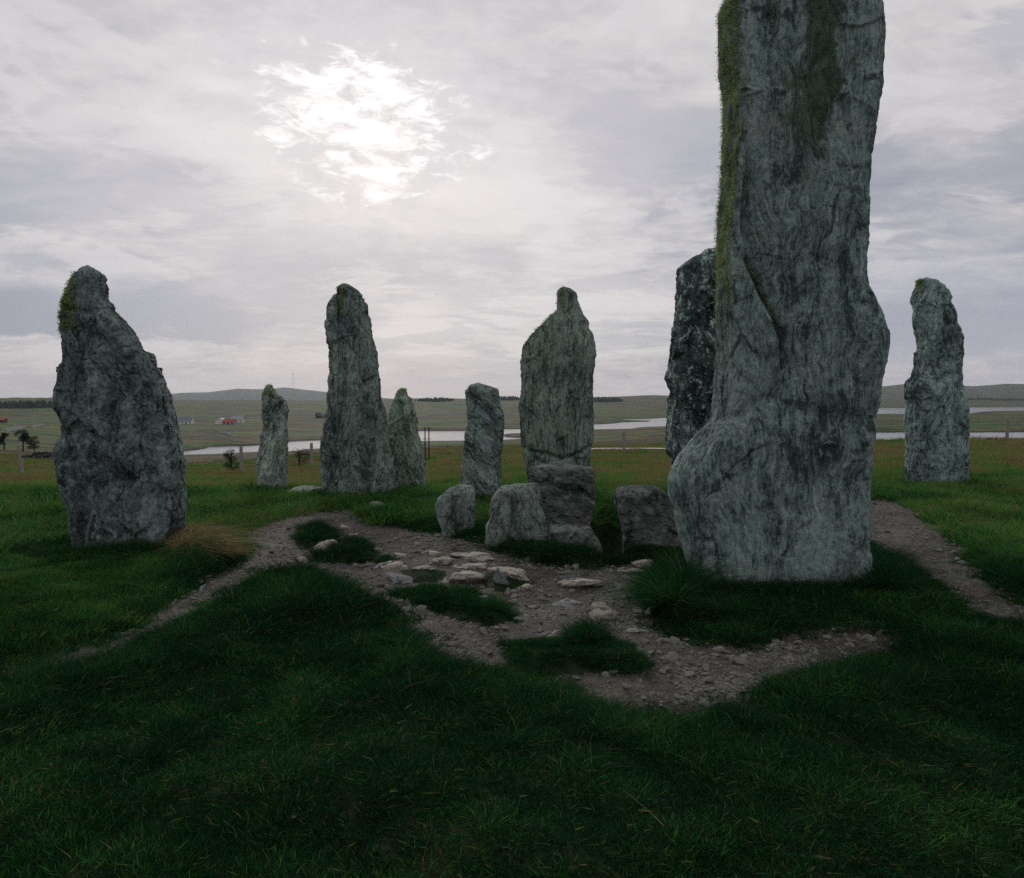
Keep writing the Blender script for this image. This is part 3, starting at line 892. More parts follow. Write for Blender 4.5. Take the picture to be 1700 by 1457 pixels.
    if moss is None:
        return link(name, body, loc=loc, label=label, cat=cat, group=group)
    root = link(name, None, loc=loc, label=label, cat=cat, group=group)
    link('stone_body', body, root)
    nrm = normals(V)
    if ((V - ctr) * nrm).sum() < 0:
        nrm = -nrm
    # moss cushions: short fronds standing off the rock
    parts = []
    w = moss(px, py, nrm, V)
    w = np.clip(w + 0.8 * w * fbm(flat(V) * 8 + 1, 3).reshape(px.shape), 0, 1)
    w[:2] *= 0.3
    area = np.linalg.norm(np.cross(np.gradient(V, axis=0), np.gradient(V, axis=1)), axis=2)
    prob = (w * area).ravel()
    dens, hl = (60000, 0.021) if Y0 < 7 else (20000, 0.030)
    n = int(min(prob.sum() * dens, 36000))
    if n > 10:
        pick = rng.choice(len(prob), n, p=prob / prob.sum())
        cell = Vf[pick] + rng.normal(0, 0.012, (n, 3))
        nn = nrm.reshape(-1, 3)[pick]
        d = nn + rng.normal(0, 0.45, (n, 3)) + np.array([0, 0, 0.15])
        ln = rng.uniform(0.4, 1.25, n) * hl * (0.4 + 0.6 * w.ravel()[pick])
        tn = 0.45 + 0.35 * fbm(cell * 7, 3) + rng.normal(0, 0.12, n)
        parts.append(blades(cell - nn * 0.008, d, ln, np.full(n, 0.0046 if Y0 < 7 else 0.009), np.zeros((n, 3)) + np.array([0, 0, -0.3]) * ln[:, None], 2, tn))
        me = blade_mesh('moss', parts, M['moss'], loc)
        mo = link('moss', me, root)
        mo['label'] = 'green moss growing on the stone'
        mo['kind'] = 'stuff'
    return root


def box_moss(x0, y0, x1, y1, nx=None, ny_up=None, soft=12):
    def f(px, py, n, V):
        w = sstep(px, x0 - soft, x0 + soft) * (1 - sstep(px, x1 - soft, x1 + soft)) * sstep(py, y0 - soft, y0 + soft) * (1 - sstep(py, y1 - soft * 2, y1 + soft * 2))
        if nx is not None:
            w = w * sstep(-n[..., 0], nx, nx + 0.4)
        if ny_up is not None:
            w = np.maximum(w * sstep(n[..., 2], ny_up, ny_up + 0.3), w * sstep(-n[..., 0], 0.2, 0.6))
        return w * (n[..., 1] < 0.75)
    return f


def mono_stain(g, tc, col, med, sp2, big):
    """dark algae and green moss running down the middle of the tall stone"""
    s = g.n('ShaderNodeSeparateXYZ', {0: tc})
    x, z = s.outputs[0], s.outputs[2]
    cen = g.math('ADD', g.math('MULTIPLY', g.math('SUBTRACT', z, 3.2), 0.035), 0.13)
    dx = g.math('ABSOLUTE', g.math('ADD', g.math('SUBTRACT', x, cen), g.math('MULTIPLY', g.math('SUBTRACT', big, 0.5), 0.9)))
    w = g.math('MULTIPLY', g.ss(dx, 0.0, 0.40, 1, 0), g.ss(z, 2.4, 4.2))
    f = g.math('ADD', g.math('MULTIPLY', w, 0.42), g.math('MULTIPLY', g.math('ADD', med, sp2), 0.5))
    col = g.mix(g.math('MULTIPLY', g.ss(f, 0.68, 0.84), 0.72), col, (0.034, 0.060, 0.022, 1))
    lo = g.math('MULTIPLY', g.ss(z, 1.3, 0.5), g.ss(x, -0.35, 0.15))
    f2 = g.math('ADD', g.math('MULTIPLY', lo, 0.27), g.math('MULTIPLY', g.math('ADD', med, sp2), 0.5))
    col = g.mix(g.math('MULTIPLY', g.ss(f2, 0.70, 0.90), 0.8), col, (0.34, 0.44, 0.41, 1))
    zw = g.math('ADD', z, g.math('MULTIPLY', g.math('SUBTRACT', med, 0.5), 0.5))
    pink = g.math('MULTIPLY', g.math('MULTIPLY', g.math('MULTIPLY', g.ss(zw, 3.56, 3.64), g.ss(zw, 3.78, 3.68)), g.ss(sp2, 0.46, 0.58)), g.ss(g.math('ABSOLUTE', g.math('SUBTRACT', x, 0.12)), 0.12, 0.3))
    return g.mix(g.math('MULTIPLY', pink, 0.65), col, (0.36, 0.30, 0.29, 1))


ROCK = dict(
    A=rock_mat('gneiss_speckled_charcoal', (0.030, 0.036, 0.036), (0.125, 0.135, 0.135), (0.30, 0.32, 0.32), stretch=0.45, band=9, lichen=0.45, blot=0.6, seed=1, brown=0.1, fold=0.02, grain=0.0),
    B=rock_mat('gneiss_pale_ribbed', (0.065, 0.07, 0.064), (0.29, 0.30, 0.275), (0.52, 0.52, 0.47), tilt=-0.12, stretch=0.06, band=20, lichen=0.55, blot=0.5, seed=2, brown=0.3),
    C=rock_mat('gneiss_dark_ribbed', (0.04, 0.05, 0.048), (0.155, 0.172, 0.162), (0.36, 0.38, 0.35), tilt=0.03, stretch=0.05, band=18, lichen=0.42, blot=0.55, seed=3, brown=0.22),
    D=rock_mat('gneiss_green_grey', (0.07, 0.08, 0.07), (0.26, 0.28, 0.235), (0.46, 0.48, 0.42), tilt=0.12, stretch=0.12, band=15, lichen=0.5, blot=0.35, seed=4, brown=0.2),
    E=rock_mat('gneiss_diagonal_banded', (0.045, 0.055, 0.053), (0.18, 0.20, 0.19), (0.36, 0.39, 0.37), tilt=0.72, stretch=0.07, band=17, lichen=0.2, blot=0.3, seed=5, brown=0.1, warp=0.25, fold=0.07),
    F=rock_mat('gneiss_fine_striped', (0.055, 0.062, 0.055), (0.20, 0.215, 0.19), (0.38, 0.40, 0.35), tilt=-0.08, stretch=0.07, band=26, lichen=0.2, blot=0.35, seed=6, brown=0.12, warp=0.25, fold=0.05),
    G=rock_mat('gneiss_black_white', (0.014, 0.017, 0.018), (0.055, 0.065, 0.065), (0.46, 0.50, 0.48), stretch=0.5, band=6, lichen=0.9, blot=0.5, seed=7, brown=0.0, fold=0.03, grain=0.0),
    H=rock_mat('gneiss_blue_grey_flowing', (0.050, 0.064, 0.066), (0.18, 0.21, 0.205), (0.40, 0.44, 0.42), tilt=0.04, stretch=0.085, band=17, lichen=0.4, blot=0.6, seed=8.4, brown=0.2, warp=0.4, fold=0.03, crack=1.3, grain=0.3, moss=mono_stain, tone=0.95),
    I=rock_mat('gneiss_swirled', (0.04, 0.05, 0.052), (0.18, 0.21, 0.212), (0.40, 0.44, 0.43), tilt=-0.25, stretch=0.2, band=12, lichen=0.5, blot=0.45, seed=9, brown=0.08, warp=0.9, fold=0.07),
    K=rock_mat('gneiss_chamber', (0.05, 0.055, 0.052), (0.155, 0.165, 0.155), (0.32, 0.33, 0.31), tilt=0.1, stretch=0.18, band=14, lichen=0.25, blot=0.35, seed=11, brown=0.3),
    K2=rock_mat('gneiss_chamber_crossbedded', (0.04, 0.044, 0.042), (0.135, 0.142, 0.132), (0.30, 0.31, 0.29), tilt=1.25, stretch=0.2, band=12, lichen=0.2, blot=0.4, seed=12, brown=0.3, teal=(0.95, 1, 0.98), fold=0.03, tone=0.82),
    P=rock_mat('gneiss_path_stone', (0.13, 0.118, 0.10), (0.35, 0.325, 0.275), (0.52, 0.49, 0.42), tilt=1.4, stretch=0.3, band=14, lichen=0.25, blot=0.2, seed=13, brown=0.35, teal=(1, 1, 1)),
    P2=rock_mat('gneiss_path_stone_grey', (0.07, 0.076, 0.075), (0.185, 0.195, 0.19), (0.34, 0.35, 0.34), tilt=0.8, stretch=0.3, band=14, lichen=0.2, blot=0.2, seed=14, brown=0.1, teal=(0.98, 1, 0.99), fold=0.03),
)
RING_G = None

# A: big leaning speckled stone on the left
make_stone('standing_stone', 'broad speckled dark standing stone with a leaning mossy tip, at the far left', 'standing stone',
           [(432, 146), (437, 132), (446, 122), (468, 116), (497, 109), (513, 104), (534, 104), (552, 108), (572, 111), (596, 111), (604, 105), (631, 97), (656, 92), (678, 88), (694, 95), (710, 100), (728, 98),
            (746, 91), (758, 90), (783, 96), (815, 102), (839, 110), (859, 111), (883, 117), (907, 117), (933, 108)],
           [(432, 146), (438, 158), (447, 168), (465, 174), (486, 178), (504, 189), (525, 205), (543, 221), (561, 235), (579, 240), (581, 249), (593, 253), (606, 256), (608, 269), (618, 274), (650, 282), (656, 287),
            (675, 289), (698, 294), (720, 299), (750, 304), (780, 306), (815, 307), (845, 307), (870, 304), (900, 300)],
           7.25, 0.62, ROCK['A'], 11, ring=230, rows=280, base_y=905, amp=0.016, stri=(7, 7, 3), planes=9, lump=0.12, bscale=(3, 3, 2.2),
           grooves=[([(93, 690), (108, 735), (112, 765), (128, 800), (137, 850), (128, 900)], 9, 0.10, 'v'), ([(306, 760), (280, 790), (266, 830), (260, 880)], 4, 0.05, 'step'),
                    ([(112, 510), (140, 518), (170, 516)], 4, 0.03, 'v'), ([(235, 585), (222, 640), (200, 660)], 7, 0.06, 'v'), ([(228, 700), (231, 740), (236, 760)], 4, 0.04, 'v'),
                    ([(180, 560), (210, 600), (215, 640)], 14, 0.05, 'v'), ([(246, 578), (249, 620), (256, 680), (264, 740)], 4, 0.12, 'step')],
           moss=box_moss(95, 425, 126, 550, None, None, 5))
# B: small pale ribbed stone
make_stone('standing_stone', 'small pale ribbed standing stone with a slanting top, second from left', 'standing stone',
           [(637, 446), (641, 442), (649, 441), (657, 439), (673, 439), (696, 437), (715, 433), (743, 430), (770, 428), (793, 428), (812, 433)],
           [(637, 446), (640, 452), (646, 454), (655, 462), (665, 473), (673, 477), (694, 479), (726, 479), (761, 479), (788, 478), (812, 476)],
           12.3, 0.42, ROCK['B'], 23, ring=140, rows=170, amp=0.020, stri=(9, 9, 0.7), tilt=-0.12, top_round=14,
           grooves=[([(452, 660), (446, 700), (440, 770)], 3.5, 0.06, 'v'), ([(466, 670), (462, 730), (458, 800)], 3.5, 0.05, 'v')], moss=box_moss(436, 632, 456, 660, None, None, 4))
# C: tall ribbed stone
make_stone('standing_stone', 'tallest ribbed standing stone of the ring, flat shouldered, beside two small stones', 'standing stone',
           [(465, 572), (470, 563), (475, 558), (485, 557), (492, 551), (501, 547), (532, 546), (564, 546), (594, 547), (622, 547), (640, 546), (664, 543), (690, 541), (717, 538), (752, 536), (788, 535), (822, 536)],
           [(465, 572), (467, 579), (472, 588), (478, 598), (486, 603), (498, 605), (517, 607), (525, 612), (538, 616), (560, 619), (584, 623), (598, 625), (615, 625), (634, 629), (648, 631), (661, 632), (683, 636),
            (706, 642), (726, 645), (751, 650), (770, 656), (793, 662), (815, 666)],
           11.7, 0.62, ROCK['C'], 31, ring=190, rows=260, amp=0.024, stri=(7.5, 7.5, 0.55), base_y=820, top_round=18, planes=9,
           grooves=[([(572, 600), (570, 650), (562, 720)], 5, 0.08, 'v'), ([(620, 700), (618, 760), (612, 815)], 6, 0.09, 'v'), ([(560, 480), (562, 600), (556, 700)], 4, 0.06, 'step'),
                    ([(606, 522), (596, 530), (592, 560)], 4, 0.05, 'v')],
           moss=box_moss(556, 462, 572, 520, None, None, 5))
# D: small stone tucked behind C
make_stone('standing_stone', 'small pointed grey-green standing stone tucked against the right of the tall ribbed one', 'standing stone',
           [(643, 668), (646, 660), (654, 656), (666, 651), (684, 648), (708, 646), (730, 645), (760, 646), (800, 650), (820, 652)],
           [(643, 668), (646, 673), (657, 676), (662, 684), (678, 688), (696, 693), (715, 696), (735, 698), (758, 702), (770, 703), (788, 702), (820, 703)],
           12.7, 0.5, ROCK['D'], 43, ring=140, rows=170, amp=0.016, stri=(9, 9, 0.8), tilt=0.1, top_round=14, base_y=818,
           grooves=[([(676, 660), (684, 700), (692, 740), (699, 770)], 3, 0.05, 'step'), ([(660, 668), (668, 672)], 4, 0.06, 'v')], moss=box_moss(664, 644, 674, 656, None, None, 3))
# E: diagonal banded stone
make_stone('standing_stone', 'flat-topped standing stone with diagonal banding, just left of the shouldered stone', 'standing stone',
           [(634, 794), (639, 781), (646, 780), (651, 776), (668, 777), (689, 777), (704, 775), (725, 773), (746, 771), (767, 769), (795, 766), (806, 763), (830, 764)],
           [(634, 794), (638, 803), (641, 816), (647, 825), (661, 826), (677, 829), (692, 834), (706, 833), (725, 833), (746, 833), (774, 833), (802, 833), (830, 832)],
           11.3, 0.55, ROCK['E'], 57, ring=150, rows=190, amp=0.016, stri=(12, 12, 0.8), tilt=0.72, top_round=9, base_y=826, soft=22,
           grooves=[([(818, 650), (815, 700), (820, 780)], 3, 0.04, 'step')])
# F: broad shouldered stone
make_stone('standing_stone', 'broad shouldered standing stone with a narrow mossy head, behind the chamber stones', 'standing stone',
           [(472, 935), (478, 928), (488, 926), (513, 926), (519, 920), (529, 908), (540, 897), (557, 878), (572, 867), (591, 864), (612, 864), (635, 867), (654, 865), (675, 861), (693, 864), (724, 864), (747, 869),
            (775, 873), (796, 877), (820, 880)],
           [(472, 935), (475, 948), (482, 955), (500, 960), (517, 967), (530, 977), (542, 978), (553, 985), (572, 989), (593, 988), (623, 984), (658, 984), (682, 983), (705, 984), (735, 983), (752, 979), (782, 977), (820, 977)],
           11.6, 0.48, ROCK['F'], 61, ring=190, rows=230, amp=0.010, stri=(16, 16, 0.5), tilt=-0.08, top_round=14, base_y=820, soft=26, lump=0.07,
           grooves=[([(880, 748), (905, 752), (935, 762), (965, 750), (982, 738)], 2.5, 0.07, 'v'), ([(882, 600), (886, 640), (880, 680), (874, 690)], 5, 0.05, 'step'), ([(905, 545), (915, 600), (918, 660)], 2.5, 0.025, 'v'),
                    ([(890, 760), (908, 778)], 3, 0.05, 'v')],
           moss=lambda px, py, n, V: np.maximum(box_moss(924, 470, 940, 506, None, None, 4)(px, py, n, V), sstep(n[..., 2], 0.25, 0.6) * (py < 575) * (py > 505) * (px < 930)))
# G: dark stone half hidden
make_stone('standing_stone', 'black and white blotched standing stone half hidden behind the giant monolith', 'standing stone',
           [(404, 1189), (412, 1171), (426, 1148), (439, 1128), (458, 1127), (486, 1127), (521, 1122), (556, 1116), (590, 1110), (628, 1103), (648, 1110), (665, 1111), (688, 1107), (717, 1103), (746, 1104), (772, 1112), (783, 1117), (830, 1120)],
           [(404, 1189), (410, 1206), (430, 1226), (500, 1240), (600, 1244), (700, 1244), (830, 1246)],
           10.2, 0.6, ROCK['G'], 73, ring=160, rows=220, amp=0.022, stri=(5, 5, 2), top_round=20, base_y=836, soft=18,
           grooves=[([(1122, 595), (1140, 590), (1142, 575)], 7, 0.12, 'v'), ([(1116, 660), (1140, 690), (1136, 740)], 6, 0.07, 'v')])
# I: right stone
make_stone('standing_stone', 'swirl-banded standing stone standing alone at the far right', 'standing stone',
           [(456, 1537), (460, 1521), (474, 1516), (495, 1513), (511, 1516), (536, 1517), (573, 1518), (598, 1517), (622, 1514), (626, 1510), (635, 1501), (647, 1499), (664, 1503), (696, 1501), (750, 1501), (783, 1501), (800, 1506)],
           [(456, 1537), (460, 1553), (470, 1570), (493, 1578), (524, 1590), (552, 1597), (569, 1602), (606, 1601), (647, 1602), (688, 1606), (729, 1609), (770, 1612), (800, 1611)],
           13.3, 0.62, ROCK['I'], 89, ring=180, rows=220, amp=0.018, stri=(6, 6, 1.2), tilt=-0.25, top_round=16, base_y=797,
           grooves=[([(1580, 560), (1583, 640), (1590, 760)], 4, 0.06, 'step'), ([(1521, 590), (1540, 615), (1560, 632), (1575, 620)], 4, 0.05, 'v'), ([(1535, 645), (1548, 665)], 7, 0.06, 'v'), ([(1560, 480), (1574, 540), (1572, 600)], 4, 0.04, 'v')],
           moss=box_moss(1512, 452, 1530, 480, None, None, 4))
# H: the giant monolith
make_stone('standing_stone', 'giant blue-grey monolith running out of the top of the picture, moss down its left edge', 'standing stone',
           [(-75, 1260), (-66, 1230), (-50, 1205), (-20, 1192), (0, 1190), (60, 1190), (100, 1192), (130, 1196), (200, 1198), (240, 1197), (300, 1195), (350, 1190), (400, 1189), (450, 1190), (500, 1187), (560, 1186), (620, 1184), (660, 1183),
            (695, 1180), (715, 1165), (740, 1145), (765, 1125), (785, 1114), (802, 1110), (830, 1112), (860, 1120), (890, 1126), (920, 1133), (940, 1140), (970, 1150)],
           [(-75, 1290), (-60, 1400), (-40, 1445), (0, 1466), (30, 1469), (80, 1469), (120, 1464), (150, 1458), (200, 1451), (250, 1446), (300, 1443), (350, 1442), (400, 1443), (440, 1442), (470, 1445), (490, 1458), (520, 1472), (550, 1473), (580, 1470), (620, 1466),
            (660, 1461), (700, 1455), (760, 1449), (820, 1442), (870, 1440), (920, 1443), (945, 1448), (970, 1448)],
           5.8, 0.52, ROCK['H'], 101, ring=330, rows=440, amp=0.0085, stri=(14, 14, 0.8), tilt=0.03, top_round=40, base_y=968, soft=30, planes=6, lump=0.05, fronts=0.78, wob=0.05, left_turn=0.06, facet=0.04, facet_n=9,
           grooves=[([(1236, 300), (1232, 380), (1244, 440), (1262, 478), (1284, 520), (1298, 560), (1302, 608)], 5, 0.12, 'step'), ([(1240, 430), (1262, 478), (1284, 520), (1298, 560), (1303, 612)], 6, 0.08, 'v'), ([(1225, 142), (1280, 145)], 3, 0.02, 'step'),
                    ([(1472, 515), (1440, 470), (1425, 380)], 22, 0.05, 'v'), ([(1180, 690), (1230, 690), (1300, 640)], 10, 0.03, 'v'), ([(1460, 690), (1400, 700), (1330, 680)], 14, 0.03, 'v'),
                    ([(1115, 800), (1190, 780), (1260, 720)], 40, 0.02, 'bulge'), ([(1125, 900), (1165, 880), (1175, 930)], 20, 0.06, 'v'), ([(1350, 20), (1362, 120), (1365, 220)], 16, 0.03, 'v'),
                    ([(1330, 560), (1380, 620), (1450, 560)], 45, 0.03, 'bulge')],
           moss=lambda px, py, n, V: sstep(-n[..., 0], 0.45, 0.75) * (px < 1300) * (1 - sstep(py, 330, 640)) * (n[..., 1] < 0.8))

# burial-chamber stones
CH = 'chamber stone'
make_stone('chamber_stone', 'low rounded grey block, leftmost of the burial chamber stones', CH,
           [(807, 768), (808, 759), (817, 742), (833, 728), (841, 725), (861, 727), (884, 732)], [(807, 768), (809, 782), (817, 787), (836, 789), (861, 789), (884, 788)],
           8.15, 0.45, ROCK['K'], 111, ring=120, rows=110, amp=0.012, top_round=14, base_y=882, stri=(10, 10, 2), tilt=0.3)
make_stone('chamber_stone', 'blue-grey wedge block with a sloping top beside the tall chamber slab', CH,
           [(805, 888), (809, 858), (817, 829), (827, 820), (841, 815), (854, 809), (861, 812), (878, 806), (900, 808)], [(805, 888), (808, 893), (817, 896), (841, 900), (866, 905), (881, 908), (904, 908)],
           7.5, 0.5, ROCK['K'], 122, ring=130, rows=120, amp=0.011, top_round=16, base_y=902, stri=(10, 10, 1.5), tilt=0.15,
           grooves=[([(846, 815), (845, 850), (842, 895)], 4, 0.03, 'bulge')])
make_stone('chamber_stone', 'largest chamber slab, dark cross-bedded rock with a peaked top', CH,
           [(768, 930), (771, 915), (776, 908), (778, 888), (783, 883), (797, 884), (809, 888), (840, 889), (884, 890)], [(768, 930), (771, 940), (776, 957), (778, 979), (782, 984), (812, 985), (849, 985), (869, 982), (884, 979)],
           8.2, 0.45, ROCK['K2'], 133, ring=140, rows=130, amp=0.015, top_round=12, base_y=884, stri=(5, 5, 5), tilt=0.5, soft=24,
           grooves=[([(888, 812), (905, 806), (925, 792), (950, 790), (984, 806)], 3, 0.03, 'step'), ([(962, 810), (984, 832)], 3, 0.04, 'v')])
make_stone('chamber_stone', 'low dark slab lying at the foot of the largest chamber slab', CH,
           [(876, 960), (877, 925), (880, 912), (884, 906), (912, 904)], [(876, 960), (877, 979), (883, 984), (898, 993), (912, 998)],
           7.35, 0.4, ROCK['K2'], 144, ring=100, rows=70, amp=0.012, top_round=10, base_y=908, stri=(6, 6, 6))
make_stone('chamber_stone', 'squat brown block with a pale left edge, beside the foot of the giant monolith', CH,
           [(809, 1058), (812, 1038), (818, 1027), (828, 1022), (842, 1023), (859, 1029), (883, 1033), (912, 1033)], [(809, 1058), (811, 1080), (817, 1098), (827, 1110), (840, 1114), (861, 1120), (893, 1127), (912, 1130)],
           7.3, 0.5, ROCK['K2'], 155, ring=130, rows=110, amp=0.014, top_round=15, base_y=912, stri=(6, 6, 4),
           grooves=[([(1024, 832), (1045, 845), (1052, 880), (1040, 910)], 6, 0.07, 'step')])

# ------------------------------------------------------------------ loose rocks in and beside the path
import bmesh


def ico(sub):
    bm = bmesh.new()
    bmesh.ops.create_icosphere(bm, subdivisions=sub, radius=1)
    V = np.array([v.co[:] for v in bm.verts])
    T = np.array([[v.index for v in f.verts] for f in bm.faces])
    bm.free()
    return V, T


ICO4, ICO1, ICO2 = ico(5), ico(2), ico(3)


def rock_shape(seed, planes=11, soft=34, lump=0.22, base=ICO4, fine=0.035):
    D, T = base
    rs = np.random.default_rng(seed)
    nrm = rs.normal(size=(planes, 3))
    nrm /= np.linalg.norm(nrm, axis=1)[:, None]
    dk = rs.uniform(0.55, 1.1, planes)
    acc = sum((np.maximum(D @ n, 0) / d) ** soft for n, d in zip(nrm, dk)) + (0.78 * np.ones(len(D))) ** soft
    V = D * (acc ** (-1 / soft))[:, None]
    V = V * (1 + lump * fbm(D * 1.4 + seed, 4) + fine * fbm(D * 7 + seed, 4, 0.6))[:, None]
    V = V / np.abs(V).max(0)
    return V, T


def loose_rock(label, x0, y0, x1, y1, hf, mat, seed, tilt=0.0, yaw=0.0, sink=0.35, group=None, name='rock'):
    zg = 0.0
    for _ in range(4):
        X, Y, _z = at_level((x0 + x1) / 2, y1, zg)
        zg = gz(X, Y + 0.05)
    w = (x1 - x0) / F * Y * 1.2
    him = (y1 - y0) / F * Y
    h = hf * him * 1.1
    D = min(max((1 - hf) * him * Y / (EYE - zg), 0.45 * w), 1.5 * w)
    V, T = rock_shape(seed)
    V = V * np.array([w / 2, D / 2, h])
    c, s = math.cos(tilt), math.sin(tilt)
    V = np.stack([V[:, 0] * c + V[:, 2] * s, V[:, 1], -V[:, 0] * s + V[:, 2] * c], 1)
    c, s = math.cos(yaw), math.sin(yaw)
    V = np.stack([V[:, 0] * c - V[:, 1] * s, V[:, 0] * s + V[:, 1] * c, V[:, 2]], 1)
    zc = zg + h - V[:, 2].max()
    loc = (X, Y + D / 2, zg)
    V = V + np.array([X, Y + D / 2, zc])
    FOOT.append((X - w * 0.42, X + w * 0.42, Y + D * 0.1, Y + D * 0.9))
    return link(name, mesh_np(name, V, T, mat, True, loc), loc=loc, label=label, cat='rock', group=group)


P1, P2 = ROCK['P'], ROCK['P2']
for k, (lab, x0, y0, x1, y1, hf, mt, tl, yw) in enumerate([
    ('pale tilted rock lying alone on the path below the two grassy humps', 484, 919, 513, 936, .75, P1, .35, .2),
    ('small pale rock at the right end of the upper grassy hump', 559, 869, 580, 881, .7, P1, .3, 0),
    ('mossy rock edge breaking out of the left side of the lower grassy hump', 518, 890, 556, 914, .6, P1, -.5, 0),
    ('thin pale stone showing on top of the lower grassy hump', 577, 884, 596, 891, .5, P1, 0, 0),
    ('small stone at the right tip of the lower grassy hump', 616, 907, 632, 918, .6, P1, .1, 0),
    ('thin wedge-shaped stone pointing left beside a small grass patch', 617, 928, 672, 945, .5, P1, -.12, 0),
    ('grey rounded boulder at the left end of the stone cluster', 640, 945, 682, 969, .5, P2, .1, 0),
    ('flat stone sunk in grass behind the grey rounded boulder', 686, 936, 719, 946, .5, P1, 0, 0),
    ('flat buff stone behind the thin wedge-shaped stone', 648, 914, 674, 925, .5, P1, .1, 0),
    ('rounded buff stone in the middle of the stone cluster', 713, 920, 757, 938, .6, P1, .1, 0),
    ('long low slab with a ragged front edge in the stone cluster', 733, 946, 804, 971, .7, P1, .14, 0),
    ('broad flat buff slab at the back of the stone cluster', 750, 911, 822, 930, .45, P1, .05, 0),
    ('mossy flat slab between the long low slab and the broad buff slab', 750, 931, 814, 948, .45, P1, 0, 0),
    ('mossy ridge stone sloping down to the right end of the cluster', 813, 932, 890, 964, .5, P1, .2, 0),
    ('small upright sliver of stone leaning right in front of the ridge stone', 824, 950, 847, 978, .85, P2, -.5, 0),
    ('small flat pale stone just right of the upright sliver', 855, 967, 885, 979, .6, P1, 0, 0),
    ('stone half buried behind the large grass patch on the path', 795, 986, 823, 998, .6, P2, .2, 0),
    ('long buff slab alone on the gravel, nearest the chamber', 933, 956, 1007, 978, .5, P1, -.04, 0),
    ('flat blue-grey stone flush with the gravel', 918, 985, 968, 1009, .35, P2, 0, 0),
    ('buff boulder with a notched top beside the blue-grey flat stone', 969, 996, 1025, 1030, .7, P1, .1, .2),
    ('pale slab poking out of the left of the nearest tussock', 909, 1037, 951, 1060, .55, P1, -.1, 0),
    ('pale flat stone under the long grass at the left foot of the monolith', 1040, 927, 1086, 941, .5, P1, 0, 0),
    ('thin pale stone in front of the flat one at the left foot of the monolith', 1028, 941, 1070, 951, .45, P1, 0, 0),
    ('fist-sized stone on the gravel right of the long buff slab', 1025, 969, 1045, 978, .6, P2, 0, 0),
    ('small grey stone on the gravel above the notched boulder', 1032, 984, 1052, 995, .6, P2, 0, 0),
    ('small pointed stone right of the notched boulder', 1052, 1006, 1068, 1021, .8, P1, -.3, 0),
    ('small buff stone touching the long grass left of the monolith', 1064, 997, 1081, 1005, .6, P1, 0, 0),
    ('upright splinter of stone against the long grass left of the monolith', 1073, 1006, 1085, 1024, .85, P1, -.3, 0),
    ('flat stone sunk into the gravel in front of the notched boulder', 1035, 1040, 1070, 1051, .35, P2, 0, 0),
    ('grey stone in the grass at the top end of the path', 614, 832, 643, 844, .7, P2, .1, 0),
    ('small grey stone at the right end of the large grass patch', 852, 1021, 870, 1032, .5, P2, 0, 0),
    ('tiny flat stone between the gravel and the long monolith grass', 1054, 979, 1072, 985, .5, P2, 0, 0),
    ('small pointed stone at the edge of the narrow left path', 328, 968, 342, 983, .8, P2, .2, 0),
    ('long flat grey stone lying in grass at the foot of the small pale standing stone', 452, 799, 516, 825, .4, P2, -.2, .2),
    ('flat worn stone left of the rounded buff stone', 699, 911, 731, 924, .45, P1, .05, 0),
]):
    loose_rock(lab, x0, y0, x1, y1, hf, mt, 300 + k, tl, yw)


# ------------------------------------------------------------------ grass
def in_foot(x, y, pad=0.0):
    m = np.zeros(len(x), bool)
    for a, b, c, d in FOOT:
        m |= (x > a - pad) & (x < b + pad) & (y > c - pad) & (y < d + pad)
    return m


def sector(n, r0, r1, amax=1.1):
    r = np.sqrt(rng.uniform(r0 * r0, r1 * r1, n))
    a = rng.uniform(-math.atan(amax), math.atan(amax), n)
    return r * np.sin(a), r * np.cos(a)


def nz(x, y, s, o=0.0, octv=3):
    return fbm(np.stack([x * s + o, y * s + o * 1.7, np.full(len(x), o)], 1), octv)


short = proto_set('lawn', 6, lambda: clump(38, 0.055, 0.020, 0.050, 0.0036, 0.7, 0.4, 0.11), M['grass'])
longc = proto_set('long', 5, lambda: clump(60, 0.07, 0.12, 0.27, 0.0042, 0.55, 0.75, 0.10, 4), M['grass'])
mead = proto_set('meadow', 5, lambda: clump(60, 0.16, 0.06, 0.17, 0.0075, 0.5, 0.5, 0.11), M['grass'])
moor = proto_set('moor', 4, lambda: clump(80, 0.36, 0.16, 0.42, 0.020, 0.55, 0.6, 0.06), M['grass'])
straw = proto_set('straw', 5, lambda: clump(4, 0.07, 0.05, 0.14, 0.0026, 0.9, 0.6, 0.06, 4), M['grass'])


def put(name, x, y, coll, k, s0, s1, tint, zoff=0.0, lean=0.12, zs=None, label=None, cat=None):
    n = len(x)
    z = ground_z(x, y) + zoff
    sc = rng.uniform(s0, s1, n)
    scl = np.stack([sc, sc, sc * (zs if zs is not None else 1.0)], 1)
    rot = np.stack([rng.normal(0, lean, n), rng.normal(0, lean, n), rng.uniform(0, 6.283, n)], 1)
    return scatter(name, np.stack([x, y, z], 1), rot, scl, rng.integers(0, k, n), tint, coll, label, cat)


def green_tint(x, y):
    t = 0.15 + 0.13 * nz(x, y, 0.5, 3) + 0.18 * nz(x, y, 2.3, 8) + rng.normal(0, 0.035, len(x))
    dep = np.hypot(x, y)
    return np.clip(t + 0.25 * sstep(dep + 2.5 * sstep(-x / (y + .1), 0.3, 0.6), 7, 11), 0.02, 0.55)  # darker turf close to the camera, with vignette and stone shade painted in


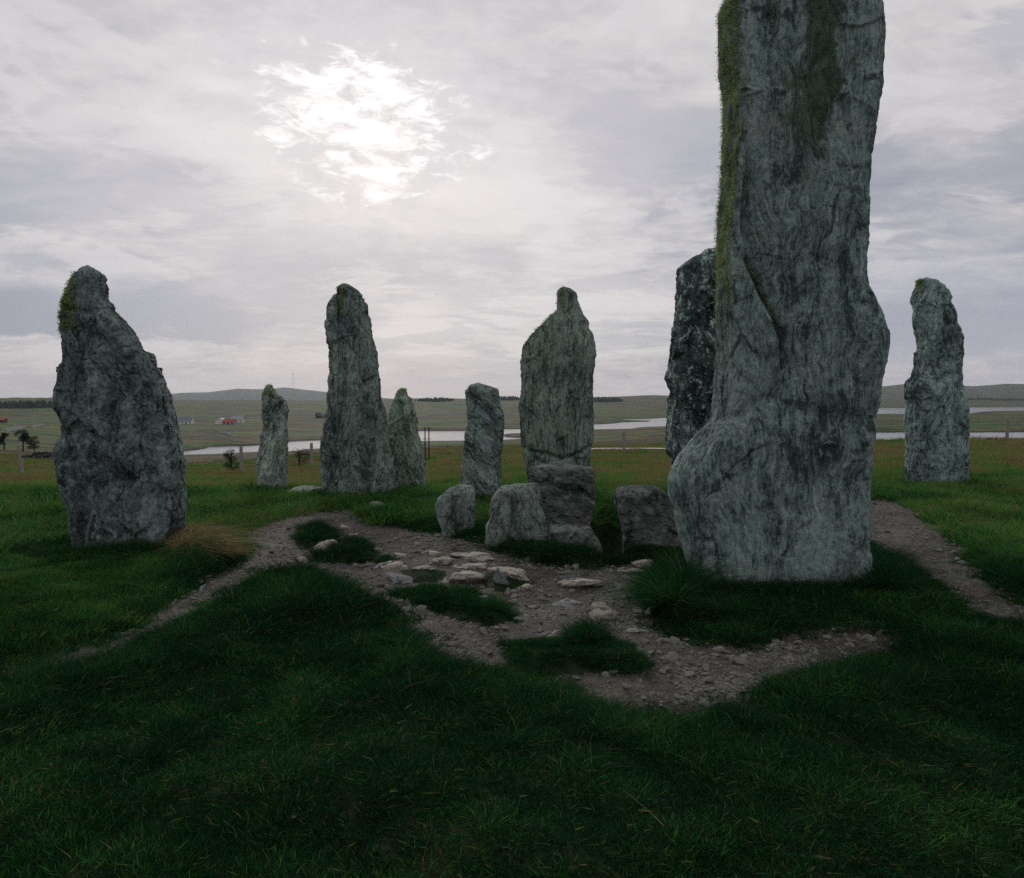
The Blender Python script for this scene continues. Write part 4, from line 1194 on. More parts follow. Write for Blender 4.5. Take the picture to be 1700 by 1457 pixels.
# trampled lawn, near
x, y = sector(90000, 1.5, 9.5)
ps = path_sd(x, y) + fbm(np.stack([x * 4 + 3, y * 4 + 3, np.full(len(x), 3.0)], 1), 4, 0.6) * 0.11
isl = island_sd(x, y)
keep = (ps > -0.03) & ~in_foot(x, y) & (isl > -0.3)
keep |= (ps > -0.22) & (ps <= -0.03) & (rng.uniform(size=len(x)) < 0.10) & ~in_foot(x, y) & (nz(x, y, 3.0, 9) > 0.05)
keep &= ~((ps < 0.05) & (rng.uniform(size=len(x)) < 0.35))
keep &= poly_sd(x, y, PIT) > 0.02
x, y, ps = x[keep], y[keep], ps[keep]
zs = 0.55 + 0.5 * np.clip(nz(x, y, 0.8, 12) + 0.4, 0, 1) + 0.6 * np.clip(nz(x, y, 3.0, 2) + 0.2, 0, 1) + 0.55 * sstep(ps, 0.02, 0.2) * (1 - sstep(ps, 0.25, 0.9))
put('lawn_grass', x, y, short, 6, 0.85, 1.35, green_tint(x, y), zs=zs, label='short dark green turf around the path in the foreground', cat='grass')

# broad-leaved weeds pressed into the turf
broad = proto_set('broad', 4, lambda: clump(9, 0.04, 0.015, 0.034, 0.011, 1.6, 0.3, 0.06, 2), M['grass'])
x, y = sector(11000, 1.5, 8.0)
ps = path_sd(x, y)
keep = (ps > 0.05) & ~in_foot(x, y) & (rng.uniform(size=len(x)) < np.clip(nz(x, y, 0.9, 33) * 1.5 + 0.25, 0.05, 1))
x, y = x[keep], y[keep]
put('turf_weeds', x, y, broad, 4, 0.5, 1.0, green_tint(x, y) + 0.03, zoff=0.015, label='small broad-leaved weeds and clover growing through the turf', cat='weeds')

# second, longer layer: banks, hummocks and stone feet
x, y = sector(19000, 2.2, 9.5)
hx, hy = project(x, y, np.zeros(len(x)))
ps = path_sd(x, y)
w = np.clip(nz(x, y, 0.9, 21) * 1.2 - 0.12, 0, 1) * 0.5 * sstep(y, 3.6, 5.2) + 0.85 * sstep(ps, 0.0, 0.12) * (1 - sstep(ps, 0.25, 0.9)) * sstep(nz(x, y, 1.1, 5) + 0.45, 0.1, 0.6)
w = w + 0.6 * np.exp(-((hx - 360) / 60) ** 2 - ((hy - 930) / 35) ** 2) + 0.5 * np.exp(-((hx - 520) / 140) ** 2 - ((hy - 990) / 40) ** 2) * (nz(x, y, 2.0, 15) > 0)
keep = (ps > 0.0) & ~in_foot(x, y) & (rng.uniform(size=len(x)) < w) & (poly_sd(x, y, PIT) > 0.0)
x, y = x[keep], y[keep]
bpx, bpy_ = project(x, y, np.zeros(len(x)))
boost = 1 + 0.7 * np.exp(-((bpx - 360) / 70) ** 2 - ((bpy_ - 930) / 40) ** 2) + 0.6 * np.exp(-((bpx - 520) / 150) ** 2 - ((bpy_ - 990) / 45) ** 2)
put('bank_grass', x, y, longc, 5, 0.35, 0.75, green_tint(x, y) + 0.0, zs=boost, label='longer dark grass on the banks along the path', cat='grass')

# grass hugging the feet of the stones
fx, fy, fs, ft = [], [], [], []
for q, (a, b, c, d) in enumerate(FOOT[:14]):
    per = 2 * (b - a) + 2 * (d - c)
    big = q == 8
    n = int(per * (150 if big else 80))
    t = rng.uniform(0, 1, n)
    side = rng.choice(3, n, p=(0.6, 0.2, 0.2))
    xx = np.where(side == 0, a + (b - a) * t, np.where(side == 1, a, b))
    yy = np.where(side == 0, c, c + (d - c) * t)
    o = np.abs(rng.normal(0, 0.17 if big else 0.10, n)) + 0.02
    xx = np.where(side == 1, xx - o, np.where(side == 2, xx + o, xx))
    yy = np.where(side == 0, yy - o, yy)
    fx.append(xx); fy.append(yy)
    fs.append((0.55 if big else (0.62 if q < 9 else 0.38)) * rng.uniform(0.5, 1.35, n))
    ft.append(np.clip(0.12 + 0.1 * nz(xx, yy, 2.0, 4) + (0.06 if not big else -0.03) + rng.normal(0, 0.04, n), 0, 0.5))
x, y, s_, t_ = (np.concatenate(q) for q in (fx, fy, fs, ft))
keep = (path_sd(x, y) > -0.06) & ~in_foot(x, y, -0.03) & (poly_sd(x, y, PIT) > 0.04)
x, y, s_, t_ = x[keep], y[keep], s_[keep], t_[keep]
n = len(x)
sc = s_ * rng.uniform(0.7, 1.2, n)
scatter('foot_grass', np.stack([x, y, ground_z(x, y)], 1), np.stack([rng.normal(0, .15, n), rng.normal(0, .15, n), rng.uniform(0, 6.283, n)], 1),
        np.stack([sc, sc, sc], 1), rng.integers(0, 5, n), t_, longc, 'long lank grass around the feet of the standing stones', 'grass')

# meadow, middle distance
x, y = sector(72000, 9.0, 34.0, 0.95)
ps = path_sd(x, y)
r = np.hypot(x, y)
keep = (ps > 0.0) & ~in_foot(x, y) & (rng.uniform(size=len(x)) < (1 - 0.5 * sstep(r, 14, 34))) & (poly_sd(x, y, PIT) > 0.05)
x, y, r = x[keep], y[keep], r[keep]
side = sstep(np.abs(x / y + 0.03), 0.12, 0.3)
dry = sstep(r + 7 * nz(x, y, 0.16, 2) + 7.0 * nz(x, y, 0.6, 6, 4) + 6.0 * np.exp(-((x / y - 0.19) / 0.07) ** 2), 16.0, 26.0)
t = np.clip(0.41 + 0.14 * nz(x, y, 0.4, 3) + 0.20 * nz(x, y, 1.6, 8) + rng.normal(0, 0.03, len(x)), 0.2, 0.6)
t = t * (1 - dry) + dry * np.clip(0.70 + 0.40 * nz(x, y, 0.5, 14) + rng.normal(0, 0.05, len(x)), 0.5, 1)
zs = 0.5 + 0.5 * np.clip(nz(x, y, 0.35, 9) + 0.4, 0, 1) + 0.9 * np.clip(nz(x, y, 1.3, 19) + 0.1, 0, 1) + 0.8 * dry
put('meadow_grass', x, y, mead, 5, 0.8, 1.35, t, zs=zs, label='brighter green meadow grass between and beyond the ring of stones', cat='grass')

# rough tussocks standing in the meadow
x, y = sector(9000, 8.5, 42.0, 0.82)
ps = path_sd(x, y)
r = np.hypot(x, y)
w = np.clip(2.2 * nz(x, y, 0.35, 51) - 0.05 + 0.35 * sstep(r, 14, 24), 0, 1) * 0.6
keep = (ps > 0.15) & ~in_foot(x, y) & (rng.uniform(size=len(x)) < w) & (poly_sd(x, y, PIT) > 0.1)
x, y, r = x[keep], y[keep], r[keep]
t = np.clip(0.34 + 0.35 * nz(x, y, 0.6, 61) + 0.45 * sstep(r + 8 * nz(x, y, 0.4, 71), 10, 21) + rng.normal(0, 0.06, len(x)), 0.1, 1)
put('meadow_tussocks', x, y, longc, 5, 0.8, 1.7, t, label='taller straw and green tussocks dotted through the meadow', cat='grass')

# rough moor grass beyond
x, y = sector(38000, 30.0, 110.0, 0.92)
r = np.hypot(x, y)
keep = (rng.uniform(size=len(x)) < (1 - 0.55 * sstep(r, 40, 110)))
x, y, r = x[keep], y[keep], r[keep]
t = np.clip(0.68 + 0.42 * nz(x, y, 0.10, 2) + 0.34 * nz(x, y, 0.45, 7) + rng.normal(0, 0.05, len(x)), 0.35, 1)
put('moor_grass', x, y, moor, 4, 0.6, 1.1, t, zs=0.35 + 1.1 * np.clip(nz(x, y, 0.25, 9) + 0.3, 0, 1), label='tawny rough grass sloping down from the stones to the water', cat='grass')

# dry stalks
x, y = sector(5200, 1.7, 12.0)
ps = path_sd(x, y)
pxs, pys = project(x, y, ground_z(x, y))
w = 0.03 + 0.35 * sstep(pys, 1180, 1400) * np.clip(nz(x, y, 0.9, 40) + 0.35, 0, 1)
w += 0.9 * np.exp(-((pxs - 435) / 50) ** 2 - ((pys - 1005) / 40) ** 2) + 0.6 * np.exp(-((pxs - 250) / 90) ** 2 - ((pys - 945) / 30) ** 2)
w += 0.7 * np.exp(-((pxs - 830) / 100) ** 2 - ((pys - 905) / 15) ** 2) + 0.5 * np.exp(-((pxs - 60) / 60) ** 2 - ((pys - 960) / 40) ** 2)
keep = (ps > 0.02) & ~in_foot(x, y) & (rng.uniform(size=len(x)) < w)
x, y = x[keep], y[keep]
put('dry_stalks', x, y, straw, 5, 0.45, 1.0, np.clip(rng.normal(0.76, 0.08, len(x)), 0.5, 0.92), lean=0.35, label='sparse straw-coloured stalks standing in the turf', cat='grass')


def tussock(name, label, poly, n, l0, l1, tint, droop=0.6, lean=0.5, width=0.004, blow=(0.0, 0.0), edge_len=1.0, group=None):
    """a separate cushion of grass: one mesh of blades rooted inside the outline"""
    P = np.asarray(poly)
    lo, hi = P.min(0), P.max(0)
    q = rng.uniform(lo, hi, (n * 4, 2))
    rag = fbm(np.stack([q[:, 0] * 5, q[:, 1] * 5, np.full(len(q), 2.0)], 1), 4, 0.6)
    sdq = poly_sd(q[:, 0], q[:, 1], P) + 0.10 * rag - 0.01
    q = q[(sdq < 0) & (rng.uniform(size=len(q)) < 0.15 + 0.85 * sstep(-sdq, 0.0, 0.10))][:n]
    sd = -poly_sd(q[:, 0], q[:, 1], P)
    m = len(q)
    c = q.mean(0)
    root = np.stack([q[:, 0], q[:, 1], ground_z(q[:, 0], q[:, 1]) - 0.012], 1)
    out = (q - c) / (np.abs(q - c).max(0) + 1e-6)
    d = np.stack([out[:, 0] * lean + blow[0], out[:, 1] * lean + blow[1], np.ones(m)], 1) + rng.normal(0, 0.3, (m, 3)) * np.array([1, 1, 0.3])
    ln = rng.uniform(l0, l1, m) * (edge_len + (1 - edge_len) * sstep(sd, 0, 0.25)) * (0.45 + 1.0 * np.clip(nz(q[:, 0], q[:, 1], 5, 6) + 0.4, 0, 1))
    b = np.stack([d[:, 0], d[:, 1], -0.5 * np.ones(m)], 1) * (ln * droop)[:, None]
    tn = np.clip(tint + 0.10 * nz(q[:, 0], q[:, 1], 3.0, 4) + rng.normal(0, 0.05, m), 0, 1)
    dryb = rng.uniform(size=m) < 0.02
    tn = np.where(dryb, 0.75, tn)
    loc = (c[0], c[1], gz(c[0], c[1]))
    me = blade_mesh(name, [blades(root, d, ln, np.full(m, width), b, 4, tn)], M['grass'], loc)
    return link(name, me, loc=loc, label=label, cat='grass tuft', group=group)


IS = ISLANDS
tussock('grass_tuft', 'domed dark green hummock at the left of the path, nearest the tall ribbed stone', IS['a'], 5500, .07, .16, .15)
tussock('grass_tuft', 'overhanging grass hummock with pale rock edges, in front of the domed one', IS['b'], 7000, .06, .14, .17)
tussock('grass_tuft', 'small patch of turf behind the thin wedge-shaped stone', IS['c'], 1200, .03, .07, .22)
tussock('grass_tuft', 'largest low cushion of grass lying on the bare path in front of the stone cluster', IS['d'], 15000, .04, .10, .19)
tussock('grass_tuft', 'wide ragged turf patch at the foot of the gravel, nearest the camera', IS['e'], 15000, .035, .09, .17)
tussock('grass_tuft', 'bright grass filling the gap between the grey boulder and the long low slab', IS['f'], 1900, .02, .045, .27)
tussock('grass_tuft', 'mossy grass under the sloping ridge stone', IS['g'], 2000, .02, .045, .22)
tussock('grass_tuft', 'tall spiky clump beside the pale slab on the ragged turf patch', ground_poly([(945, 1062), (962, 1040), (992, 1042), (1010, 1066), (985, 1078)]), 2600, .09, .19, .15)
tussock('grass_tuft', 'tan wind-blown tussock of long dry grass at the right foot of the far-left stone', ground_poly([(272, 914), (286, 892), (330, 890), (352, 908), (346, 932), (300, 930)]), 5200, .20, .42, .86,
        droop=1.0, lean=0.35, width=0.005, blow=(0.45, -0.1))
tussock('grass_tuft', 'shaggy dark skirt of long grass round the front of the giant monolith', ground_poly([(1088, 985), (1100, 955), (1134, 945), (1160, 982), (1250, 990), (1380, 988), (1438, 965), (1446, 940), (1476, 945), (1488, 980), (1450, 1008), (1380, 1022), (1260, 1034), (1150, 1024), (1105, 1008)]),
        11000, .07, .17, .12, droop=0.95, lean=0.6, width=0.004)
tussock('grass_tuft', 'tall drooping clump of grass against the left foot of the giant monolith', ground_poly([(1078, 992), (1084, 955), (1112, 930), (1140, 948), (1150, 985), (1128, 1012), (1096, 1016)]), 6500, .22, .42, .20, droop=0.7, lean=0.5, width=0.0045)
tussock('grass_tuft', 'tall drooping clump of grass against the right foot of the giant monolith', ground_poly([(1432, 975), (1444, 945), (1470, 935), (1490, 955), (1488, 985), (1460, 1000)]), 5000, .22, .40, .17, droop=0.6, lean=0.4, width=0.0045)

# ------------------------------------------------------------------ loose gravel on the path
def pebble_mesh(i):
    V, T = rock_shape(700 + i, 9, 14, 0.12, ICO1, 0)
    return mesh_np('pebble_%d' % i, V * np.array([1, 0.8, 0.55]), T, M['pebble'], False)


pc = bpy.data.collections.new('proto_pebble')
for i in range(6):
    pc.objects.link(bpy.data.objects.new('pebble_%d' % i, pebble_mesh(i)))
x, y = sector(140000, 3.0, 12.5, 1.0)
ps = path_sd(x, y)
w = 0.22 + 0.9 * np.clip(nz(x, y, 0.8, 17) + 0.12, 0, 1)
pxs, pys = project(x, y, np.zeros(len(x)))
w += 0.9 * np.exp(-((pxs - 1180) / 130) ** 2 - ((pys - 1110) / 40) ** 2) + 0.7 * np.exp(-((pxs - 1000) / 110) ** 2 - ((pys - 985) / 40) ** 2) + 0.5 * np.exp(-((pxs - 740) / 90) ** 2 - ((pys - 890) / 14) ** 2)
keep = (ps < 0.02) & (island_sd(x, y) > 0.0) & ~in_foot(x, y) & (rng.uniform(size=len(x)) < w)
x, y = x[keep], y[keep]
n = len(x)
sc = np.clip(rng.lognormal(math.log(0.0068), 0.72, n), 0.003, 0.045)
scatter('gravel', np.stack([x, y, ground_z(x, y) + sc * 0.15], 1), np.stack([rng.normal(0, .3, n), rng.normal(0, .3, n), rng.uniform(0, 6.283, n)], 1), np.stack([sc, sc, sc], 1),
        rng.integers(0, 6, n), np.zeros(n), pc, 'loose grey grit and pebbles strewn over the bare path', 'gravel')


# ------------------------------------------------------------------ fence posts and far things
def lathe(rings, seg=10, noise=0.0, seed=0):
    """rings: (x, y, z, rx, ry)"""
    a = np.linspace(0, 2 * math.pi, seg, endpoint=False) + math.pi / 4
    V = []
    for cx, cy, cz, rx, ry in rings:
        V.append(np.stack([cx + rx * np.cos(a), cy + ry * np.sin(a), np.full(seg, cz)], 1))
    V = np.concatenate(V)
    V = V + noise * np.random.default_rng(seed).normal(size=V.shape)
    nr = len(rings)
    Fq = [(i * seg + j, i * seg + (j + 1) % seg, (i + 1) * seg + (j + 1) % seg, (i + 1) * seg + j) for i in range(nr - 1) for j in range(seg)]
    return V, np.array(Fq)


def post(label, px, y0, y1, Y, wpx, mat, seed, name='fence_post', cat='fence post', group='fence posts beyond the ring', lean=0.0):
    X, _, zt = at_depth(px, y0, Y)
    zb = gz(X, Y)
    h = zt - zb
    r = wpx / F * Y / 2 * 1.1
    V, Fq = lathe([(0, 0, -0.4, r, r), (0, 0, 0.02, r, r), (lean * .5, 0, h * 0.5, r * .97, r * .97), (lean, 0, h * 0.93, r * .95, r * .95), (lean, 0, h - 0.015, r * .9, r * .9), (lean, 0, h, r * .6, r * .6), (lean, 0, h + .004, 0.001, 0.001)], 8, 0.004, seed)
    root = link(name, None, loc=(X, Y, zb), label=label, cat=cat, group=group)
    link('shaft', mesh_np('shaft', V, Fq, mat, False), root)
    for q in (0.35, 0.62, 0.85):          # wire staples
        v = np.array([(-r - .012, -r * .4, h * q), (-r - .012, r * .4, h * q), (r + .012, r * .4, h * q), (r + .012, -r * .4, h * q),
                      (-r - .012, -r * .4, h * q + .012), (-r - .012, r * .4, h * q + .012), (r + .012, r * .4, h * q + .012), (r + .012, -r * .4, h * q + .012)])
        f = [(0, 3, 2, 1), (4, 5, 6, 7), (0, 1, 5, 4), (1, 2, 6, 5), (2, 3, 7, 6), (3, 0, 4, 7)]
        link('staple', mesh_np('staple', v, f, M['darkwood'], False), root)
    return root


post('weathered fence post left of the small pale standing stone, next to a dark bush', 400, 740, 788, 30, 5, M['wood'], 1)
post('weathered fence post between the small pale stone and the tall ribbed stone', 517, 735, 778, 33, 4.6, M['wood'], 2)
post('weathered fence post right of the shouldered stone, in front of the pale track', 1036, 715, 754, 39, 4.6, M['wood'], 3)
post('weathered fence post at the far right edge, in front of the narrow water', 1673, 692, 733, 38, 5, M['wood'], 4)
post('weathered leaning fence post at the far left edge below a windswept tree', 35, 738, 795, 29, 4.6, M['wood'], 5, lean=-0.1)

# twin-pole frame down the slope
t_ = link('pole_frame', None, loc=(0, 0, 0), label='dark twin-pole frame with cross bars standing on the slope above the water', cat='pole')
Xf, Yf = at_depth(709, 755, 60)[:2]
t_.location = (Xf, Yf, gz(Xf, Yf))
hf_ = at_depth(709, 709, 60)[2] - gz(Xf, Yf)
for dx in (-0.16, 0.16):
    V, Fq = lathe([(dx, 0, -0.4, .055, .055), (dx, 0, 0, .055, .055), (dx, 0, hf_ * .5, .05, .05), (dx, 0, hf_, .045, .045), (dx, 0, hf_ + .01, .001, .001)], 10, .002, 3)
    link('pole', mesh_np('pole', V, Fq, M['darkwood'], True), t_)
for q, w in ((0.97, .42), (0.66, .36), (0.36, .2)):
    V, Fq = lathe([(0, 0, -w, .02, .02), (0, 0, w, .02, .02)], 8)
    V = np.stack([V[:, 2], V[:, 1] - .06, V[:, 0] + hf_ * q], 1)
    link('cross_bar', mesh_np('cross_bar', V, Fq, M['darkwood'], False), t_)
V, Fq = lathe([(-.75, 0, 0, .02, .02), (-.2, 0, hf_ * .55, .02, .02)], 8)
link('stay', mesh_np('stay', V, Fq, M['darkwood'], False), t_)


def box(x0, x1, y0, y1, z0, z1):
    v = [(x0, y0, z0), (x1, y0, z0), (x1, y1, z0), (x0, y1, z0), (x0, y0, z1), (x1, y0, z1), (x1, y1, z1), (x0, y1, z1)]
    return np.array(v, float), np.array([(0, 3, 2, 1), (4, 5, 6, 7), (0, 1, 5, 4), (1, 2, 6, 5), (2, 3, 7, 6), (3, 0, 4, 7)])


def house(label, px0, px1, pyb, Y, hw, hr, dep, wall, roof, rot=0.0, nwin=3, chim=1):
    """gabled cottage, ridge along its own x axis"""
    w = (px1 - px0) / F * Y
    X = ((px0 + px1) / 2 - CX) / F * Y
    zb = gz(X, Y)
    root = link('cottage', None, loc=(X, Y, zb), label=label, cat='house')
    root.rotation_euler = (0, 0, rot)
    a, b = w / 2, dep / 2
    v = [(-a, -b, -1.5), (a, -b, -1.5), (a, b, -1.5), (-a, b, -1.5), (-a, -b, hw), (a, -b, hw), (a, b, hw), (-a, b, hw), (-a, 0, hw + hr), (a, 0, hw + hr)]
    me = bpy.data.meshes.new('wall')
    me.from_pydata(v, [], [(0, 1, 5, 4), (2, 3, 7, 6), (1, 2, 6, 9, 5), (3, 0, 4, 8, 7)])
    me.materials.append(M[wall])
    link('wall', me, root)
    o, t = 0.25, 0.18
    sl = hr / b
    v = []
    for dz in (0.03, t):
        v += [(-a - o, -b - o, hw - o * sl + dz), (a + o, -b - o, hw - o * sl + dz), (a + o, 0, hw + hr + dz), (-a - o, 0, hw + hr + dz), (a + o, b + o, hw - o * sl + dz), (-a - o, b + o, hw - o * sl + dz)]
    me = bpy.data.meshes.new('roof')
    me.from_pydata(v, [], [(6, 7, 8, 9), (9, 8, 10, 11), (0, 3, 2, 1), (3, 5, 4, 2), (0, 1, 7, 6), (4, 5, 11, 10), (0, 6, 9, 3), (3, 9, 11, 5), (1, 2, 8, 7), (2, 4, 10, 8)])
    me.materials.append(M[roof])
    ro = link('roof', me, root)
    for c in range(chim):
        cx = (a - .5) * (1 if c == 0 else -1)
        V, Fq = box(cx - .4, cx + .4, -.35, .35, hw + hr - .3, hw + hr + 1.0)
        link('chimney', mesh_np('chimney', V, Fq, M[wall], False), ro)
    for k in range(nwin):
        cx = -a + w * (k + 0.5) / nwin
        if k == nwin // 2 and nwin > 2:
            V, Fq = box(cx - .5, cx + .5, -b - .05, -b + .05, 0, 2.0)
            link('door', mesh_np('door', V, Fq, M['darkwood'], False), root)
        else:
            V, Fq = box(cx - .55, cx + .55, -b - .05, -b + .05, .9, 2.1)
            link('window', mesh_np('window', V, Fq, M['pane'], False), root)
    return root


house('long white cottage with blue-grey roof, just right of the far-left standing stone', 296, 320, 706, 640, 3.0, 3.6, 7, 'render_white', 'slate', .05, 4, 1)
house('small white gable-ended cottage at the left of the farm', 363, 372, 704, 640, 3.2, 2.2, 9, 'render_white', 'render_white', 1.45, 2, 0)
house('low farm building with a bright red roof', 371, 391, 704, 632, 2.2, 2.4, 6, 'grey_wall', 'red_roof', -.05, 3, 0)
house('grey-roofed farmhouse standing behind the red-roofed building', 385, 404, 700, 668, 3.4, 3.2, 7, 'render_white', 'grey_wall', .1, 3, 1)
house('dark stone cottage far off left of the tall ribbed stone', 524, 532, 695, 830, 2.8, 3.0, 6, 'dark_wall', 'dark_wall', .3, 2, 2)
house('grey-roofed cottage next to the dark stone cottage far off', 531, 542, 695, 836, 2.8, 2.6, 6, 'grey_wall', 'slate', -.1, 3, 1)
house('tiny brown shed on the far left hillside by the road', 0, 9, 705, 560, 2.2, 1.4, 5, 'dark_wall', 'red_roof', .1, 2, 0)
house('tiny white house on the skyline right of the banded stone', 826, 831, 670, 2300, 4.5, 4.0, 9, 'render_white', 'slate', .1, 2, 1)


def leafy(V0, n, rad, size, mat, name, parent, squash=1.0, wind=(0.0, 0.0)):
    """leaf-sized faces spread through clumps round the given centres"""
    c = np.asarray(V0)[rng.integers(0, len(V0), n)]
    d = rng.normal(size=(n, 3))
    d /= np.linalg.norm(d, axis=1)[:, None]
    p = c + d * (rad * rng.uniform(0.3, 1, n) ** 0.6)[:, None] * np.array([1, 1, squash])
    q = rng.normal(size=(n, 3)); q /= np.linalg.norm(q, axis=1)[:, None]
    s = np.cross(q, rng.normal(size=(n, 3))); s /= np.linalg.norm(s, axis=1)[:, None]
    L = (size * rng.uniform(.6, 1.4, n))[:, None]
    V = np.stack([p, p + q * L * .5 + s * L * .3, p + q * L, p + q * L * .5 - s * L * .3], 1).reshape(-1, 3)
    return link(name, mesh_np(name, V, np.arange(4 * n).reshape(-1, 4), mat, False), parent)


def small_tree(name, label, cat, px, pyt, Y, spread, trunk, n, leafsize, mat, wind=0.3, seed=1):
    X = at_depth(px, pyt, Y)[0]
    zb = gz(X, Y)
    h = at_depth(px, pyt, Y)[2] - zb
    rs = np.random.default_rng(seed)
    root = link(name, None, loc=(X, Y, zb), label=label, cat=cat)
    r = 0.035 * h + .02
    rings = [(wind * h * .25 * t ** 2, 0, h * t * .85 - (.2 if t == 0 else 0), r * (1 - .8 * t), r * (1 - .8 * t)) for t in np.linspace(0, 1, 6)]
    V, Fq = lathe(rings, 8, r * .08, seed)
    tr = link('trunk', mesh_np('trunk', V, Fq, M['bark'], True), root)
    cen = []
    for k in range(16):
        t = rs.uniform(trunk, 1)
        cen.append((wind * h * .3 * t + rs.normal(0, spread * .36), rs.normal(0, spread * .3), h * (t * .88) ))
        a = np.array([wind * h * .25 * (t * .7) ** 2, 0, h * t * .62])
        b = np.array(cen[-1])
        side = np.array([r * .3, 0, 0])
        V = np.array([a - side, a + side, b + side * .3, b - side * .3, a + side[[1, 0, 2]], a - side[[1, 0, 2]], b - side[[1, 0, 2]] * .3, b + side[[1, 0, 2]] * .3])
        link('limb', mesh_np('limb', V, [(0, 1, 2, 3), (4, 5, 6, 7)], M['bark'], False), tr)
    leafy(cen, n, spread * .34, leafsize, mat, 'crown', root, .75)
    return root


small_tree('tree', 'windswept dark tree on the slope at the far left, above the leaning post', 'tree', 37, 708, 105, 1.15, .42, 2600, .13, M['conifer'], .15, 2)
small_tree('tree', 'smaller dark tree at the very left edge of the picture', 'tree', 6, 716, 108, 0.95, .3, 2000, .13, M['conifer'], -.1, 3)
small_tree('shrub', 'low round bush right of the windswept tree at the far left', 'shrub', 56, 722, 112, 1.3, .15, 1800, .12, M['leaf'], 0, 4)
small_tree('shrub', 'dark gorse bush beside the fence post left of the small pale stone', 'shrub', 383, 742, 36, .55, .1, 1500, .055, M['leaf'], .1, 5)
small_tree('shrub', 'low spiky bush behind the small pale standing stone', 'shrub', 495, 743, 38, .75, .08, 1700, .05, M['leaf'], .2, 6)

# ruined dry-stone wall far left, each stone of it a piece
wl = link('ruined_wall', None, label='low dark ruined drystone wall on the far left slope', cat='wall')
Xw, Yw = at_depth(66, 757, 75)[:2]
wl.location = (Xw, Yw, gz(Xw, Yw))
wst = []
for i in range(4):
    V, T = rock_shape(820 + i, 9, 14, .12, ICO1, 0)
    wst.append(mesh_np('wall_stone', V * np.array([.30, .26, .19]), T, M['dark_wall'], False))
for c in range(9):
    for r_ in range(3 if 2 < c < 8 else 2):
        o = link('wall_stone', wst[(c + r_) % 4], wl, (-1.75 + .42 * c + .12 * (r_ % 2), rng.normal(0, .05), .12 + .30 * r_))
        o.rotation_euler = (rng.normal(0, .2), rng.normal(0, .2), rng.uniform(0, 6))


def strip(name, pts, width, mat, lift=0.06):
    """a road or track draped over the ground: pts in (photo x, depth)"""
    q = np.array([((px - CX) / F * d, d) for px, d in pts])
    t = np.linspace(0, len(q) - 1, 60)
    c = np.stack([np.interp(t, np.arange(len(q)), q[:, k]) for k in (0, 1)], 1)
    d = np.gradient(c, axis=0)
    nrm = np.stack([-d[:, 1], d[:, 0]], 1)
    nrm /= np.linalg.norm(nrm, axis=1)[:, None]
    V = []
    for s in np.linspace(-1, 1, 5):
        e = c + nrm * width / 2 * s * (1 + .25 * np.sin(t * 5 + s))[:, None]
        V.append(np.stack([e[:, 0], e[:, 1], ground_z(e[:, 0], e[:, 1]) + lift - .03 * s * s], 1))
    V = np.stack(V, 1).reshape(-1, 3)
    Fq = [(i * 5 + j, i * 5 + j + 1, (i + 1) * 5 + j + 1, (i + 1) * 5 + j) for i in range(59) for j in range(4)]
    link(name, mesh_np(name, V, np.array(Fq), mat, True), kind='structure')


def dyke(label, pts, hgt=1.1):
    """a far drystone field wall that follows the ground"""
    q = np.array([((px - CX) / F * d, d) for px, d in pts])
    t = np.linspace(0, len(q) - 1, 40)
    c = np.stack([np.interp(t, np.arange(len(q)), q[:, k]) for k in (0, 1)], 1)
    z = ground_z(c[:, 0], c[:, 1])
    h = hgt * (1 + 0.25 * rng.normal(size=40))
    V = np.stack([np.stack([c[:, 0], c[:, 1] - .5, z - .4], 1), np.stack([c[:, 0], c[:, 1] - .2, z + h], 1), np.stack([c[:, 0], c[:, 1] + .2, z + h], 1), np.stack([c[:, 0], c[:, 1] + .5, z - .4], 1)], 1).reshape(-1, 3)
    Fq = np.array([(i * 4 + j, i * 4 + j + 1, i * 4 + j + 5, i * 4 + j + 4) for i in range(39) for j in range(3)])
    loc = (c[0, 0], c[0, 1], z[0])
    link('drystone_dyke', mesh_np('drystone_dyke', V, Fq, M['grey_wall'], False, loc), loc=loc, label=label, cat='wall')


dyke('broken drystone wall on the hummock beyond the water, left of the small pale stone', [(338, 470), (360, 480), (378, 455), (382, 432)])
dyke('long field wall across the pasture behind the farm buildings', [(290, 820), (380, 860), (440, 900), (540, 930)])
dyke('field wall on the far hillside right of the two small stones', [(705, 900), (760, 960), (850, 1010)])
# radio mast on the far hill
Xm, Ym = at_depth(487, 640, 8800)[:2]
zm = gz(Xm, Ym)
hm_ = at_depth(487, 613, 8800)[2] - zm
mast = link('radio_mast', None, loc=(Xm, Ym, zm), label='thin radio mast on the far blue hill at the left', cat='mast')
V, Fq = lathe([(0, 0, -5, 1.6, 1.6), (0, 0, hm_ * .6, 1.4, 1.4), (0, 0, hm_, .9, .9), (0, 0, hm_ + 1, .05, .05)], 6)
link('tower', mesh_np('tower', V, Fq, M['grey_wall'], False), mast)
for k in range(3):
    a = k * 2.094 + .4
    V, Fq = lathe([(math.cos(a) * 70, math.sin(a) * 70, -4, .25, .25), (0, 0, hm_ * .85, .25, .25)], 5)
    link('stay', mesh_np('stay', V, Fq, M['grey_wall'], False), mast)

strip('track', [(930, 47), (985, 45.5), (1040, 44.5), (1100, 44), (1150, 44)], 2.6, M['track'], .16)
strip('road', [(-80, 300), (0, 330), (40, 420), (75, 520), (140, 560)], 5.0, M['dark_wall'], .3)


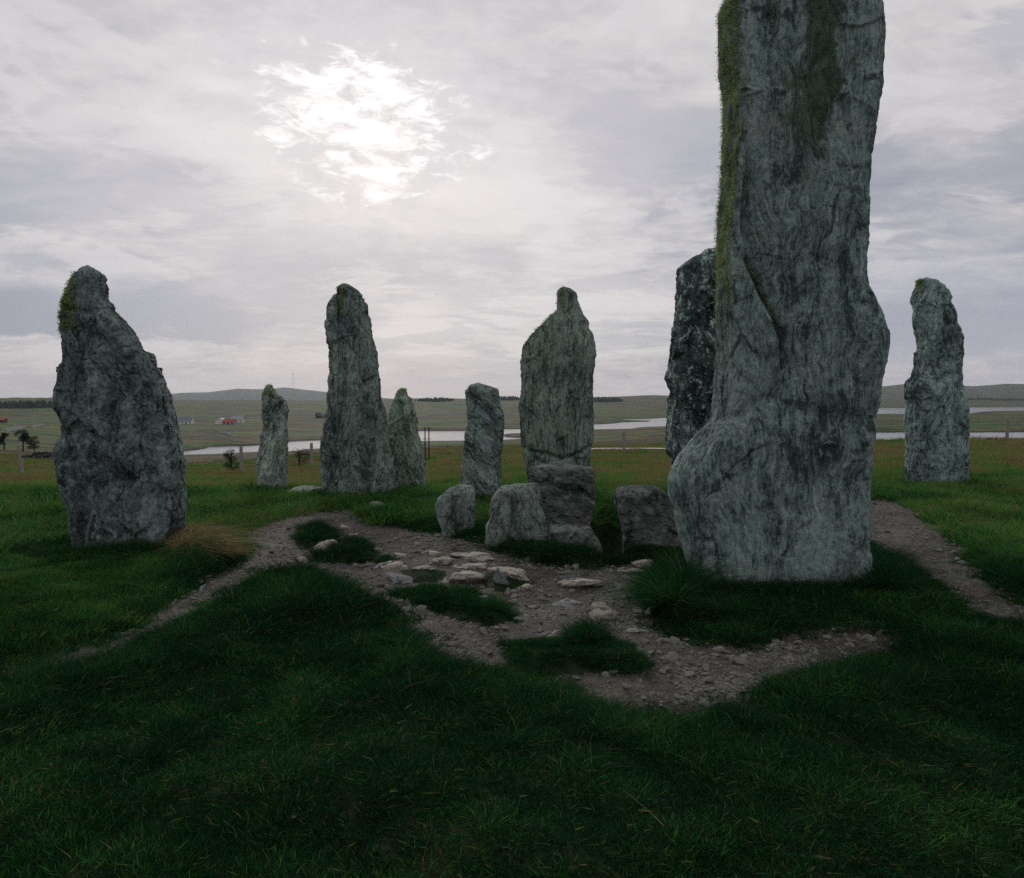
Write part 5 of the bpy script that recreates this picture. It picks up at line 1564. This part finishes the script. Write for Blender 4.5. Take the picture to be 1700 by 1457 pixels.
def plantation(label, px0, px1, Y, dep, n, h, seed):
    """a far block of conifers that reads as one dark mass"""
    rs = np.random.default_rng(seed)
    x = ((rs.uniform(px0, px1, n)) - CX) / F * Y
    y = Y + rs.uniform(0, dep, n)
    z = ground_z(x, y)
    hh = h * rs.uniform(.6, 1.25, n) * (0.55 + 0.45 * np.sin((x - x.min()) / (np.ptp(x)) * math.pi) ** .5)
    V, T = [], []
    a = np.linspace(0, 2 * math.pi, 6, endpoint=False)
    for k in range(n):
        r = hh[k] * .26
        b = len(V) * 1
        o = k * 13
        ring = np.stack([x[k] + r * np.cos(a), y[k] + r * np.sin(a), np.full(6, z[k] + hh[k] * .05)], 1)
        ring2 = np.stack([x[k] + r * .62 * np.cos(a + .5), y[k] + r * .62 * np.sin(a + .5), np.full(6, z[k] + hh[k] * .5)], 1)
        V += [ring, ring2, [[x[k], y[k], z[k] + hh[k]]]]
        for j in range(6):
            j2 = (j + 1) % 6
            T += [(o + j, o + j2, o + 6 + j), (o + j2, o + 6 + j2, o + 6 + j), (o + 6 + j, o + 6 + j2, o + 12)]
    link('conifer_wood', mesh_np('conifer_wood', np.concatenate(V), np.array(T), M['conifer'], False), label=label, cat='wood', kind='stuff')


plantation('dark conifer block on the far moor right of the shouldered stone', 972, 1036, 2150, 120, 260, 15, 1)
plantation('dark scrub on the hillside between the two small stones and the banded stone', 688, 748, 2000, 160, 260, 9, 2)
plantation('blue-green trees on the horizon between the banded stone and the shouldered stone', 822, 866, 2300, 100, 160, 13, 3)
plantation('dark bushy wood along the far-left hill', -60, 95, 1080, 90, 420, 9, 4)
plantation('dark trees on the far shore at the right edge', 1600, 1720, 2850, 100, 220, 10, 5)

# ------------------------------------------------------------------ the air
V, Fq = box(-15500, 15500, -15500, 15500, -40, 420)
hm = bpy.data.materials.new('thin_haze')
hm.use_nodes = True
g = G(hm.node_tree)
pv = g.n('ShaderNodeVolumePrincipled', {'Color': (0.74, 0.84, 0.98, 1), 'Density': 4.8e-5, 'Anisotropy': 0.2})
g.n('ShaderNodeOutputMaterial', {1: pv.outputs[0]})
link('haze', mesh_np('haze', V, Fq, hm, False), kind='stuff', label='thin pale haze in the air between the stones and the hills', cat='haze')
